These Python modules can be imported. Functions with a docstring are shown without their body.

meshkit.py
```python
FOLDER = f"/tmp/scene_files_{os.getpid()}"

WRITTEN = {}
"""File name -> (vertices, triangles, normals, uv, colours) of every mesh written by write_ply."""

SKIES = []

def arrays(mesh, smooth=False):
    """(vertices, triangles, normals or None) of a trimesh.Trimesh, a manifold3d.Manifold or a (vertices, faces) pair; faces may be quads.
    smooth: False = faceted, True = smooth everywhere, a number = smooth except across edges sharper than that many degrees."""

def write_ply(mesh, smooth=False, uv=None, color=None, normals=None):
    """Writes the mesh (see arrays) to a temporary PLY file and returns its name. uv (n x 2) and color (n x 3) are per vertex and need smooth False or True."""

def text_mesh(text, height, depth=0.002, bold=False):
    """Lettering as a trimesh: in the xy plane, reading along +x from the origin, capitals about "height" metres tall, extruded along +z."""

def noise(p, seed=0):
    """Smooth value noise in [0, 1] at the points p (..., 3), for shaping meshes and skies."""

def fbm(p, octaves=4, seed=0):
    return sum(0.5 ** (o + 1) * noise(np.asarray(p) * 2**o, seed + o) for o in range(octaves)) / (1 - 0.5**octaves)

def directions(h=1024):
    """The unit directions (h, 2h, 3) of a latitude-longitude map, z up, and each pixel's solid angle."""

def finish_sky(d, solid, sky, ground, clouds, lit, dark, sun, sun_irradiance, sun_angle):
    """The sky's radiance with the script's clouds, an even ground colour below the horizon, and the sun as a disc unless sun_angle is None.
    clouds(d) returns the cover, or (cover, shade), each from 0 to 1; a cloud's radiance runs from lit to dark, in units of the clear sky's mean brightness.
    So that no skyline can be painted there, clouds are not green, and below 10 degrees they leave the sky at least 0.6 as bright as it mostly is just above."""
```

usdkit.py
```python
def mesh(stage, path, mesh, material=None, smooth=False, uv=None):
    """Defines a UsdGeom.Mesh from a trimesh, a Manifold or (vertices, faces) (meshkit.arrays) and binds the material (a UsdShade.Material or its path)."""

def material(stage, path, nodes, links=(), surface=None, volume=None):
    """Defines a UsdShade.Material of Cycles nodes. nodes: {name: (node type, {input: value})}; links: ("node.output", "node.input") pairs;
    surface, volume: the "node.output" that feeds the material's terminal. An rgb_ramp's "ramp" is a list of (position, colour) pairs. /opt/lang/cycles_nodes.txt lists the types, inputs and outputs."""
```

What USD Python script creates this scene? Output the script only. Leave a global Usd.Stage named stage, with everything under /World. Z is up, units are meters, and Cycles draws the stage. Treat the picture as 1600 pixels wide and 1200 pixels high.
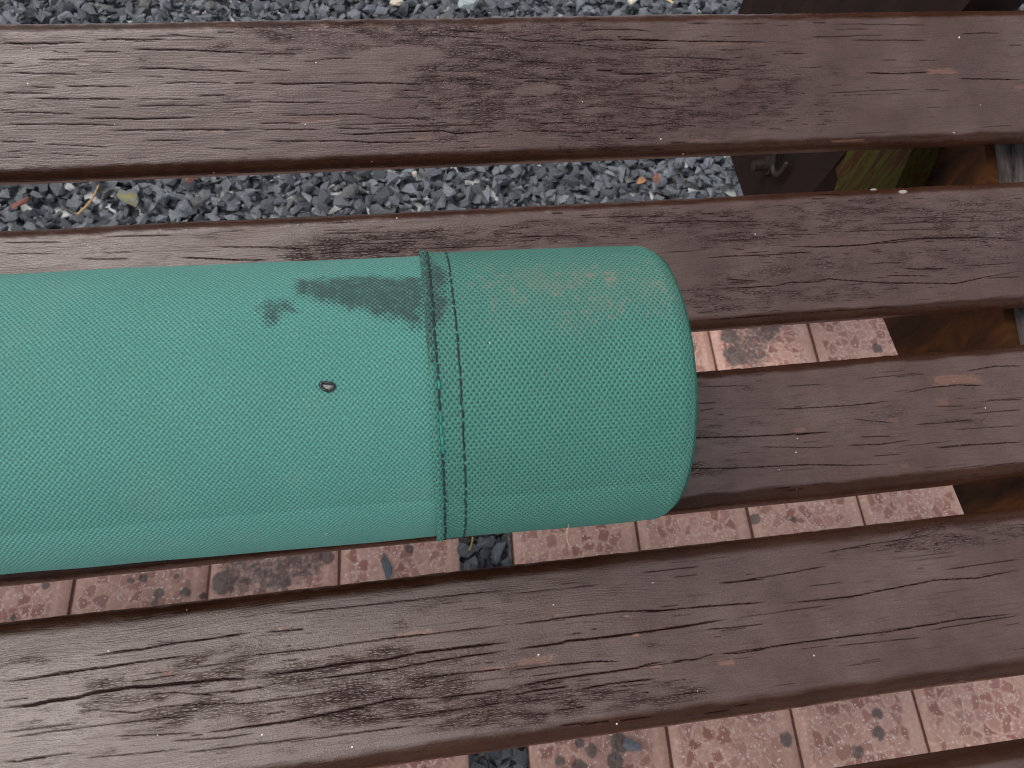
import math, random
import numpy as np, trimesh, shapely
from shapely.geometry import Polygon
import usdkit, meshkit
from pxr import Usd, UsdGeom, UsdLux, UsdShade, Gf, Sdf, Vt


EXPOSURE=0.66; SKY_STRENGTH=.115; SUN_INT=.36
stage = Usd.Stage.CreateInMemory()
UsdGeom.SetStageUpAxis(stage, 'Z'); UsdGeom.SetStageMetersPerUnit(stage, 1.0)
UsdGeom.Xform.Define(stage, '/World'); UsdGeom.Scope.Define(stage, '/World/Looks')
GZ = .82                                  # the lens stands this far above the ground (z = 0)

# ---------------------------------------------------------------- camera, sky, sun
cam = UsdGeom.Camera.Define(stage, '/World/camera')
RT, DN, FW = np.array([.98780676, -.1302584, .08526757]), np.array([-.07935939, -.8924863, -.44403861]), np.array([.1339399, .43185756, -.89194123])
m4 = np.eye(4); m4[0, :3] = RT; m4[1, :3] = -DN; m4[2, :3] = -FW; m4[3, :3] = [0, 0, GZ]
cam.AddTransformOp().Set(Gf.Matrix4d(m4.tolist()))
cam.CreateHorizontalApertureAttr(6.17); cam.CreateVerticalApertureAttr(6.17 * .75)
cam.CreateFocalLengthAttr(6.17 * 1200 / 1600)
cam.CreateFStopAttr(4.0); cam.CreateFocusDistanceAttr(.39)
cam.CreateClippingRangeAttr(Gf.Vec2f(.02, 1000))
cam.CreateExposureAttr(EXPOSURE)

SUN_EL, SUN_AZ = math.radians(62), math.radians(-84)      # azimuth = atan2(x, y)
sky = UsdLux.DomeLight.Define(stage, '/World/sky')
skym = usdkit.material(stage, '/World/Looks/overcast_sky', {
    'sky': ('sky_texture', {'sky_type': 'single_scattering', 'sun_disc': False, 'sun_elevation': SUN_EL, 'sun_rotation': SUN_AZ, 'aerosol_density': 2.0}),
    'grey': ('hsv', {'saturation': .30, 'value': 1.0}),
    'tc': ('texture_coordinate', {}),
    'n': ('noise_texture', {'scale': 2.2, 'detail': 5.0, 'roughness': .55}),
    'mr': ('map_range', {'from_min': .3, 'from_max': .7, 'to_min': .75, 'to_max': 1.25}),
    'cc': ('combine_color', {}),
    'mul': ('mix_color', {'blend_type': 'multiply', 'fac': 1.0, 'use_clamp': False}),
    'bg': ('background_shader', {'strength': SKY_STRENGTH})},
    [('sky.color', 'grey.color'), ('tc.generated', 'n.vector'), ('n.fac', 'mr.value'), ('mr.result', 'cc.r'), ('mr.result', 'cc.g'), ('mr.result', 'cc.b'),
     ('grey.color', 'mul.a'), ('cc.color', 'mul.b'), ('mul.result', 'bg.color')], surface='bg.background')
UsdShade.MaterialBindingAPI.Apply(sky.GetPrim()).Bind(skym)
sky.GetPrim().SetCustomDataByKey('kind', 'structure')
sun = UsdLux.DistantLight.Define(stage, '/World/sun')
sun.CreateIntensityAttr(SUN_INT); sun.CreateAngleAttr(38.0); sun.CreateNormalizeAttr(True); sun.CreateColorAttr(Gf.Vec3f(1, .97, .93))
sun.AddRotateXYZOp().Set(Gf.Vec3f(math.degrees(SUN_EL) - 90, 0, -math.degrees(SUN_AZ)))


# ---------------------------------------------------------------- colours
WOOD_A=(.046,.0225,.018); WOOD_B=(.067,.036,.029); WOOD_C=(.092,.056,.047); WOOD_SPEC=.80; ROUGH_A=.28; ROUGH_B=.42
BODY_HI=((.067,.222,.185),(.083,.252,.213)); BODY_LO=(.026,.122,.098)
CAP_HI=((.043,.160,.124),(.054,.184,.146)); CAP_LO=(.006,.046,.035)
PAVER_CELL=[(0.,(.28,.11,.08)),(.4,(.35,.155,.12)),(.75,(.42,.215,.175)),(1.,(.29,.135,.11))]
PAVER_VEIN=[(.3,(.46,.25,.19)),(.55,(.55,.335,.265)),(.75,(.70,.51,.43))]
# ---------------------------------------------------------------- measured marks (millimetres on each board; metres on the ground; mm and degrees on the tube)
CRACKS={
's1':[(1,(-194.5,10.7),(-179.1,11.4),(-165,11.3),(-150.8,11.1)),(0.8,(-149.1,10.2),(-136.4,10),(-123.6,10.5),(-110.6,10.3)),(0.6,(-112,7.7),(-99.1,9.3),(-82.8,10.4)),(0.9,(-132.2,14.9),(-116.2,15.7),(-104,16.1),(-83.6,17.3),(-67,18.6)),(0.5,(-169.5,15.4),(-161,15.9)),(0.6,(-155.4,15.8),(-134.8,16.4)),(0.6,(-177.9,19.2),(-166.2,19.6),(-155.2,19.8)),(0.5,(-196,20.9),(-188.3,21.3)),(0.9,(-131.1,24.8),(-113.3,25),(-97,26.4),(-68,27.8)),(0.7,(-192.8,25.6),(-173.5,26.4),(-156.2,27)),(0.5,(-152.9,25.9),(-140.2,26.6)),(0.8,(-168.1,33),(-150.6,33.1),(-131.5,34.1)),(0.5,(-183.8,32.9),(-169,33.5)),(0.7,(-198.2,35.2),(-184.2,35.7),(-171.8,36.7)),(0.6,(-118.3,32.7),(-101.9,32.4),(-82,33.5)),(0.6,(-80.4,33.4),(-68.6,33.7)),(0.8,(-185.4,38.2),(-167.4,39.1),(-133.9,40.2)),(0.5,(-132.2,40),(-119.3,40.6),(-102.9,41.3)),(0.7,(-101,39.5),(-84.4,39.5)),(0.7,(-199.7,45.3),(-181.7,45.5),(-170,46.5),(-161.3,46.8)),(0.6,(-155.3,43.8),(-145.7,44.2),(-137.7,44.8)),(0.6,(-132.7,43.9),(-119.7,44.1),(-91.7,44.7)),(0.9,(-161.7,49.4),(-144.8,49.7),(-132.8,50.5),(-116.4,50.6),(-99.9,50.7)),(0.8,(-200.5,51),(-188.9,51.5),(-170.8,51.9),(-153.3,52.7),(-138.9,53.6)),(0.8,(-150.5,55.7),(-129.4,56.2),(-104.8,56.9),(-71.3,58.2)),(0.6,(-201.9,59.8),(-182.4,60.7)),(0.6,(-180.9,61.8),(-162.7,63.1),(-146.8,64.5)),(0.6,(-131.8,62),(-121.9,61.9),(-103.7,62.5)),(0.5,(-98.4,67),(-72.4,68.5)),(0.6,(-88.2,43.2),(-69.7,43.4)),(0.4,(-180.8,66.3),(-152.2,68.9)),(0.4,(-203.1,67.7),(-190.5,68)),(0.4,(-83,49.6),(-70.3,49.1)),(0.8,(-67,18.7),(-57,18.9),(-44.3,19.4)),(0.7,(-36.1,22.4),(-29.1,21.9),(-14.5,22.1)),(0.9,(-68.6,33.7),(-51.8,34.7),(-34.6,34.6),(-20.8,34.8),(5.4,35.5),(11.6,36),(25,35.7)),(0.7,(-69.7,43.5),(-45.9,44.4),(-28.7,44.9)),(0.6,(-67.9,26.7),(-48.5,27.6)),(0.7,(-57.7,51),(-36.2,51.3),(-22.3,51.3),(-6.5,52)),(0.7,(-10.2,53.6),(3.9,54.6),(28.1,54.8)),(0.7,(-70.9,54.8),(-45.3,55.4)),(0.7,(-71.2,57.8),(-49.1,58.7),(-34.4,58.9)),(0.6,(-28.2,58.5),(-8.1,59.7)),(0.9,(-31.1,61.4),(-16.3,62.2),(3.3,61.9),(30.3,61.8),(37.4,63.6),(70.6,63.6)),(0.6,(-1.8,58.6),(16,58.9),(45,59.3),(66.2,58.6)),(0.8,(-71.9,63.9),(-46.2,65),(-21.8,65.6),(-9.6,67),(6.4,67.5),(28,67.7)),(0.6,(8.3,10.4),(37.5,11.3),(61.7,13.5)),(0.6,(27.2,29.4),(45.2,30),(72.5,30)),(0.6,(34,34.7),(53.9,34.7)),(0.5,(3.9,43.3),(26.2,43.5)),(0.6,(33.3,7.9),(55.6,9.5),(73.7,10.4)),(0.6,(41.6,16.5),(56.9,16.3),(73.2,18.4)),(0.5,(17.1,22.8),(41.2,22.8),(72.8,24.8)),(0.8,(73.5,13.5),(85.4,14.9),(103,14.9),(112.3,15.2),(121.7,14.4),(136.9,15)),(1.3,(135,14.4),(150.2,15.1),(167.5,16.1)),(0.8,(163.7,16),(187,16.6),(226.7,17.8)),(0.7,(109.7,9.8),(129.5,9.2),(150.4,9.8),(157.1,10.8)),(0.6,(72.8,25.5),(86.6,26),(102.4,27.4)),(0.9,(121,31.3),(132.4,31.8)),(1.1,(134.3,33.5),(143.8,33.9),(158.3,33.8)),(0.6,(72.3,34.5),(90.8,34.9),(110.4,36.1)),(0.6,(148,25.1),(157.6,24.7),(177.1,25.5),(190.8,26.5),(209.6,27.8)),(0.6,(167.1,33.5),(184.7,33.7),(206.5,35.8)),(0.6,(137.4,51.5),(151.9,53.3),(172.5,53.7)),(0.7,(70.6,63.2),(90.2,63.9),(108.1,65.4),(123.4,66.3)),(0.6,(175.5,6.7),(197,7.1),(226.8,7.4)),(0.5,(120.4,45.2),(147.3,45.1),(162.9,45.5)),(0.5,(142.9,62.5),(157.5,63.4)),(0.5,(91.8,15.7),(110.3,16.9),(125.3,19),(140.4,21)),(0.5,(82,59.1),(111.2,60.5)),(0.5,(96.7,66.8),(113.7,67.8)),(0.4,(106,69.8),(129,71)),(0.5,(210.4,46.8),(226.6,45.4)),(0.5,(212.6,31.5),(226.7,30.9)),(0.7,(234.8,24.4),(251,24.9)),(0.6,(253,15.2),(281.8,15.7)),(0.6,(277.7,17.4),(330.3,18.6)),(0.7,(351.6,15.2),(369,14.8),(379.9,15.2)),(0.9,(288.4,36.5),(309.5,37.4),(333,36.9)),(0.8,(350.4,41.2),(374.5,42),(396.8,43.1)),(0.5,(384.6,22.2),(395.7,22.4)),(0.5,(267.3,8.2),(330,9.7)),(0.5,(263.5,47.4),(320.4,47))],
's2':[(0.8,(178.8,38),(193.8,37.4),(226.5,38.3),(249.7,37.4)),(0.9,(229.6,33.6),(250,35),(278.5,35.8),(290.5,34.6),(307.9,33.3),(341.5,34.3),(389.5,37.2)),(0.9,(177.1,56.1),(201.9,56.9),(222.1,57.1),(231.2,55.5),(247.8,56.3),(255.7,54.8),(268.5,56.6),(291.8,59.5),(341,62.8),(359.1,60.3),(387.1,57.6)),(0.6,(188.8,50.5),(202.4,52.5),(213.5,54.4)),(0.9,(304.7,51.1),(319.2,52.7),(336.7,53.3)),(0.6,(289.2,46.8),(306.3,48.1)),(0.7,(292.3,55),(308.1,56),(325.4,57.4)),(0.5,(339.5,52.3),(387.7,52.3)),(0.5,(256.1,26.3),(295.3,27.4),(342.2,28.6)),(0.5,(309.4,20.1),(356.6,22.1)),(0.5,(179.9,27.3),(211,28.7)),(0.5,(359,60.9),(386.7,61.1)),(0.6,(175.3,74.6),(212.8,74.2),(277.1,74.3),(330.3,74.1)),(0.5,(282.5,23),(322.4,23.6),(390.8,26.1)),(0.5,(180.9,16.6),(208.4,17.4)),(0.5,(217.6,25.7),(253.3,27.6)),(0.5,(375.4,38),(389.4,38.1)),(0.6,(-166.9,18.2),(-154.1,19.7),(-139.6,19.8)),(0.8,(-118.3,20.5),(-103.4,21.9),(-83.5,24.1),(-68.2,24.7)),(0.7,(-99.7,15.8),(-71.1,17.4),(-45.6,20.3)),(0.6,(-205.8,7.8),(-174.3,9.2)),(0.6,(-158.2,7),(-115.8,8.6)),(0.6,(-59.6,23),(-33.6,22.7),(1.6,22.9)),(0.6,(-15.6,16.6),(29,17.2)),(0.5,(-41.5,11.6),(-6.4,12.5)),(0.5,(-206.1,13.8),(-177.9,14.9)),(0.5,(-59.2,17.7),(-24.5,18.2),(10.8,19.8)),(0.6,(7,22.9),(65.1,23.9)),(0.6,(65.5,19.2),(110.5,20.7)),(0.6,(137.9,15.5),(173.1,15.4),(221,17.9)),(0.7,(231.6,34),(260.3,35.2),(293.9,35.1),(323.9,34.2)),(0.5,(103.9,10),(157.7,11.2))],
's3':[(0.6,(163,20.5),(176.7,21.2)),(0.8,(206.2,27.3),(220.8,28.6),(235.6,29.1),(255.1,29.8),(284.3,29.6)),(1,(140.6,38.7),(158.7,40.4),(187.1,42.4),(211.7,43.5),(244.1,44.6)),(0.8,(291.5,25.5),(307.7,23.5),(328.3,23.2),(346.8,25.5)),(0.8,(335.4,15.2),(355.2,13.7),(374.5,14.8)),(0.7,(292.7,44.6),(312.7,45.3),(333.1,45.2)),(0.5,(309.3,35),(329.3,36.5)),(0.6,(331.1,41.1),(366,41.9)),(0.6,(342.6,34.3),(368,35.6)),(0.6,(258,49.1),(278.9,50.3)),(0.9,(300.9,59.9),(328.8,59.9),(359.9,61.2)),(0.7,(248,53.2),(268.8,54.4),(290.3,53.7)),(0.8,(137.6,56.3),(154.2,57.6),(183.6,60.1),(222.3,62),(251.1,65.1),(273.2,66.5)),(0.5,(261.1,60.7),(282.2,61.3)),(0.5,(288,15.1),(310.1,14.6)),(0.5,(217.7,15.2),(244.9,15.3)),(0.5,(166.9,11),(200.3,13.1)),(0.5,(316,50),(363.1,51.3)),(0.5,(254.7,38),(280.9,42.5)),(0.5,(195.9,49.1),(238.9,53.7))],
's4':[(1,(-199.1,28.8),(-182.3,28.5),(-173.3,27.8),(-164,27.8),(-152.6,27.7),(-140.4,27.3),(-129.5,27),(-110.3,26.8)),(0.9,(-159.6,21.9),(-150.3,21.2),(-135.7,21.3),(-121,20.3),(-106.1,20.2),(-83.4,19.5)),(1.8,(-197.5,40.2),(-183.7,40.6),(-176.2,39.7),(-165,39.8),(-155.9,38.5),(-145.3,38.4),(-140.3,38.1),(-130.9,39.1),(-121.5,39.2),(-109.1,39.7),(-98.1,39.6),(-90.7,40.5),(-83.2,40.7)),(0.8,(-194.3,63),(-187.5,63.9),(-178.2,63.5),(-164.6,63.3),(-160.5,63.1)),(0.6,(-196,50.9),(-175.6,50.8),(-161.7,50.9)),(0.6,(-195.6,53.6),(-178.7,53.1),(-157.4,53.2),(-133.5,53.5),(-104.9,54.4)),(0.7,(-155.2,46.6),(-137.3,49.9),(-126.7,48.8),(-108.7,49.7),(-83.1,52.2)),(0.7,(-134.2,42.6),(-119.8,43),(-100.1,47.1)),(0.7,(-106.1,62.5),(-94.6,62.6),(-83,62.3)),(0.6,(-147.2,58.5),(-126,60.6),(-108.9,61.8)),(0.6,(-118.9,33.1),(-98.3,32.7),(-83.3,32.3)),(0.6,(-141.9,35.6),(-127.5,35.3),(-118.1,35)),(0.5,(-160.2,66.2),(-132.6,67.5),(-111.5,67.9)),(0.5,(-197.9,37.1),(-184.1,37.4)),(0.5,(-131.3,55.1),(-119.4,51.8),(-105,53)),(0.5,(-96.4,45.9),(-83.2,45.8)),(0.6,(-122.3,63.8),(-97.4,65.6),(-83,65.4)),(0.9,(-78.8,20.4),(-69.7,20.8),(-58.9,21.3)),(1.5,(-83.2,40),(-68.3,40.4),(-37.8,39.7),(-22.3,40.3),(-6.6,38.9),(12.5,39),(41.4,39.4)),(0.7,(-74.3,12.2),(-39.8,12.9),(-7.8,13.1),(44.8,13.5)),(0.7,(-98.3,30.1),(-52.9,31.1),(-21.7,30.3),(42.6,30.9)),(1,(-59.3,45.1),(-22.6,45.2),(2.5,43.8),(41,43.1)),(0.8,(-12.2,50.9),(23.9,51.2),(39.9,51.4)),(1.1,(-100.3,62.3),(-68.4,62.5),(-46.2,61.1),(-18.8,58.8),(1,60.3)),(1,(1,61),(38.6,61.4)),(0.8,(-19.4,68),(37.9,66.7)),(0.7,(-64.1,71.3),(-9.1,71.5)),(0.6,(-97.7,51.8),(-60.9,52.1),(-23,51.8)),(0.6,(-112.5,45),(-75.8,46)),(0.6,(-117.1,69.8),(-53.8,70.6)),(0.9,(42.6,30.9),(56.6,31.1),(75.9,30.7),(99.5,31.2),(126.6,33.5)),(1.3,(41,43.1),(67.2,42.8),(68.9,42.3),(82.2,42.7),(105.7,42.7),(124.6,42.5),(157,41.5)),(1,(109.4,33.1),(148.3,34),(179.1,35.5)),(0.9,(39.7,52.7),(61.5,52.9),(80.2,53.6),(96.5,55.2)),(1.1,(38.6,60.9),(61.3,59.3),(87.4,59.5),(102.3,59.4),(109.2,58.3),(120.2,58.1)),(0.8,(120.2,58.3),(133.6,59),(145,57.6)),(0.9,(146.8,57.5),(156.8,58.7),(172.5,58.4)),(1.1,(38.2,64.2),(50.2,63.5),(68.7,63.5)),(1,(70,65.6),(86.4,65),(101.1,65.3),(111.9,65.7)),(0.6,(41.7,67.5),(63.1,68.4)),(0.6,(69.5,68.5),(98.8,68.8)),(0.6,(37.1,72.7),(56.5,74.8)),(0.7,(56.7,73.4),(75,73.9)),(0.7,(117.5,74.1),(132.5,74.1)),(0.7,(141.2,45.3),(158.4,46.1),(176,46.2)),(0.5,(44.5,15.9),(68.1,16.1),(92,16.4)),(0.6,(113.5,12.9),(149,13)),(0.6,(153.8,22.9),(182.4,23.6)),(0.4,(47.2,56.8),(79.8,56.3)),(0.8,(55.7,80.5),(109.7,83)),(0.7,(119.3,84.3),(146.5,84.8)),(0.6,(140.4,82.5),(160.3,83.6)),(0.9,(185.8,37.1),(225.5,38.3),(275.5,35.1),(301.8,36.6),(330,35)),(0.9,(144.9,58),(201,57.6),(244.4,57.9),(282.1,56.6),(319.7,57.6)),(0.7,(155.4,23.5),(190.1,22.3),(220.2,20.5)),(0.7,(214.9,13.8),(245.8,11.8),(280.9,11.1)),(0.6,(283.2,30.2),(332.5,29.4)),(0.5,(206.9,61.5),(260.8,63.1)),(0.6,(262,60),(319.4,58.4)),(0.5,(159.6,41.4),(213.5,41.1))],
}
CHIPS={'s1': [(-1.2, 41.6, 4.2, 1.7), (-30.0, 3.9, 6.0, 1.0), (-6.8, 4.8, 3.4, 1.0), (4.2, 7.0, 2.2, 1.0), (-45.1, 53.7, 6.9, 1.4), (-33.0, 53.7, 7.0, 1.0), (19.2, 65.4, 5.4, 1.2), (53.0, 71.0, 2.8, 0.9), (-40.4, 5.8, 3.4, 1.0), (-81.0, 2.6, 5.8, 0.7), (-104.8, 57.6, 4.1, 0.4), (-91.5, 58.1, 4.2, 0.4), (-155.4, 21.4, 3.1, 0.8), (194.0, 18.4, 9.4, 0.8), (219.7, 19.1, 4.0, 0.8), (184.0, 72.5, 6.0, 0.8), (340.6, 36.6, 9.9, 1.5), (394.8, 47.3, 4.5, 1.0), (278.4, 75.9, 10.6, 0.8)], 's2': [], 's3': [(327.0, 19.8, 14.8, 2.9), (315.3, 33.0, 3.8, 2.3), (221.7, 41.5, 3.6, 1.2), (281.0, 68.5, 3.2, 1.5), (279.8, 40.7, 3.8, 1.1)], 's4': [(50.7, 49.7, 10.0, 1.8), (111.9, 59.8, 2.6, 0.9), (148.6, 62.3, 4.5, 1.5), (104.8, 43.5, 1.7, 0.9), (66.0, 29.2, 2.0, 0.6), (101.6, 33.9, 1.2, 0.8), (-124.7, 33.5, 2.9, 1.2), (-7.4, 29.6, 7.8, 1.2), (-70.4, 19.5, 3.1, 0.8), (28.8, 50.8, 6.2, 0.8)]}
PATCHES={'s1': [(59, 30, 47, 34, 1), (129, 46, 57, 32, 1), (196, 44, 60, 25, 0.9), (-25, 11, 55, 12, 0.6), (10, 10, 28, 8, 0.8), (111, 14, 34, 12, 0.8), (248, 49, 49, 22, 0.5), (-66, 14, 30, 10, 0.4), (35, 57, 29, 14, 0.6)], 's2': [(-21, 20, 42, 8, 1), (30, 18, 58, 7, 0.8), (85, 18, 45, 8, 0.8), (205, 21, 44, 12, 1), (275, 17, 46, 13, 0.9), (356, 25, 52, 16, 1), (193, 62, 36, 10, 0.9), (337, 46, 65, 12, 0.7), (239, 48, 61, 11, 0.7), (270, 64, 50, 6, 0.7), (150, 16, 47, 9, 0.8)], 's3': [(165, 58, 22, 5, 0.8), (149, 23, 75, 30, 0.35), (283, 43, 60, 15, 0.3)], 's4': [(44, 69, 53, 9, 1), (-23, 58, 48, 11, 0.9), (301, 12, 61, 8, 1), (-112, 44, 58, 17, 0.5), (108, 73, 39, 6, 0.8), (68, 45, 65, 12, 0.3), (-34, 42, 61, 7, 0.7)]}
MI= {'lichen': [-0.3332, 0.6978], 'red1': [-0.4599, 0.6983], 'red2': [-0.2594, 0.7231], 'twig0': [-0.3911, 0.6737], 'twig1': [-0.3673, 0.7134], 'white1': [-0.1922, 1.0779], 'cream': [0.029, 1.0547], 'big': [0.1398, 1.0554], 'cream2': [0.1027, 0.7306], 'straw0': [0.4493, 1.0674], 'straw1': [0.4686, 1.0425], 'leaf0': [0.3314, 0.6778], 'leaf1': [0.3451, 0.6816], 'chip1': [-0.037, 0.1921], 'chip2': [0.1876, -0.0064], 'pale1': [0.4032, 1.053], 'yel': [0.5498, 1.0531], 'red3': [0.3636, 0.6897], 'pale2': [0.0312, 0.7153]}
SP= [[-0.2944, 0.2098, 0.0044], [-0.2827, 0.2111, 0.0044], [-0.266, 0.1937, 0.005], [-0.2697, 0.1845, 0.0044], [-0.376, 0.2139, 0.0043], [-0.2404, 0.192, 0.0057], [-0.2245, 0.187, 0.0044], [-0.2507, 0.2095, 0.0032], [-0.0122, 0.2113, 0.0054], [-0.1808, 0.2082, 0.0292], [-0.1518, 0.1983, 0.026], [-0.1257, 0.2088, 0.0264], [-0.0993, 0.2126, 0.008], [-0.2029, 0.1975, 0.0128], [-0.2291, 0.2203, 0.0051], [0.1163, -0.0112, 0.0062], [0.1339, -0.0191, 0.0075], [0.1491, -0.0053, 0.0082], [0.1704, -0.0183, 0.0082], [0.1774, -0.0022, 0.0096], [0.1377, 0.003, 0.0051], [0.5987, 0.4054, 0.0078], [0.4088, 0.44, 0.0118], [0.4289, 0.4197, 0.0336], [0.4522, 0.4412, 0.0256], [0.4098, 0.412, 0.015], [0.469, 0.4541, 0.0129], [0.3468, -0.0212, 0.0079], [0.4478, -0.0103, 0.0062], [0.4429, -0.0277, 0.0081], [0.4156, -0.0418, 0.008], [0.421, 0.1977, 0.0045], [0.3765, 0.2039, 0.006], [-0.4032, 0.1856, 0.0036], [0.0424, 0.111, 0.0039]]
STAIN= [(-41.9, 22.0), (-40.3, 25.7), (-34.6, 26.4), (-25.0, 25.9), (-21.8, 27.1), (-13.3, 27.0), (-2.2, 25.0), (8.7, 24.7), (7.3, 2.3), (3.7, -0.1), (0.2, 3.4), (-6.0, 5.1), (-10.9, 5.7), (-12.1, 9.1), (-19.0, 9.1), (-27.1, 11.8), (-32.7, 14.2), (-37.2, 16.6)]
STAIN2= [(-54.7, 11.6), (-53.0, 13.4), (-48.6, 12.4), (-44.5, 14.1), (-43.0, 9.4), (-46.0, 9.6), (-49.6, 8.3), (-48.8, 5.1), (-51.8, 5.0), (-52.6, 7.8)]
STAIN3= [(10.2, 54.0), (13.7, 37.3), (15.7, 30.4), (20.3, 25.0), (17.3, 12.8), (18.8, 8.0), (15.8, 2.5), (12.2, -3.1), (7.7, -5.3)]

# ---------------------------------------------------------------- helpers
used = {}
def numbered(path):
    n = used.get(path, 0); used[path] = n + 1
    return path if n == 0 else '%s_%03d' % (path, n)
def thing(name, label=None, cat=None, kind=None, group=None, parent='/World'):
    x = UsdGeom.Xform.Define(stage, numbered(parent + '/' + name))
    tag(x.GetPrim(), label, cat, kind, group)
    return str(x.GetPath())
def tag(p, label=None, cat=None, kind=None, group=None):
    for k, v in (('label', label), ('category', cat), ('kind', kind), ('group', group)):
        if v: p.SetCustomDataByKey(k, v)
def obj(name, mesh, mat, parent='/World', smooth=False, uv=None, **kw):
    g = usdkit.mesh(stage, numbered(parent + '/' + name), mesh, '/World/Looks/' + mat, smooth=smooth, uv=uv)
    tag(g.GetPrim(), kw.get('label'), kw.get('cat'), kw.get('kind'), kw.get('group'))
    return g
def prim_float(g, name, a):
    UsdGeom.PrimvarsAPI(g).CreatePrimvar(name, Sdf.ValueTypeNames.FloatArray, 'vertex').Set(Vt.FloatArray.FromNumpy(np.ascontiguousarray(a, np.float32)))
def mat(name, nodes, links, surface='p.BSDF'):
    return usdkit.material(stage, '/World/Looks/' + name, nodes, links, surface=surface)
def grid_faces(n, m, wrap):
    i, j = np.meshgrid(np.arange(n - 1), np.arange(m if wrap else m - 1), indexing='ij')
    a = i * m + j; b = i * m + (j + 1) % m
    return np.stack([a, b, b + m, a + m], -1).reshape(-1, 4)
def box(x0, x1, y0, y1, z0, z1):
    b = trimesh.creation.box([x1 - x0, y1 - y0, z1 - z0]); b.apply_translation([(x0 + x1) / 2, (y0 + y1) / 2, (z0 + z1) / 2]); return b
def smooth1(a, k):
    return np.convolve(np.pad(a, k, mode='edge'), np.ones(2 * k + 1) / (2 * k + 1), 'valid')

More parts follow.
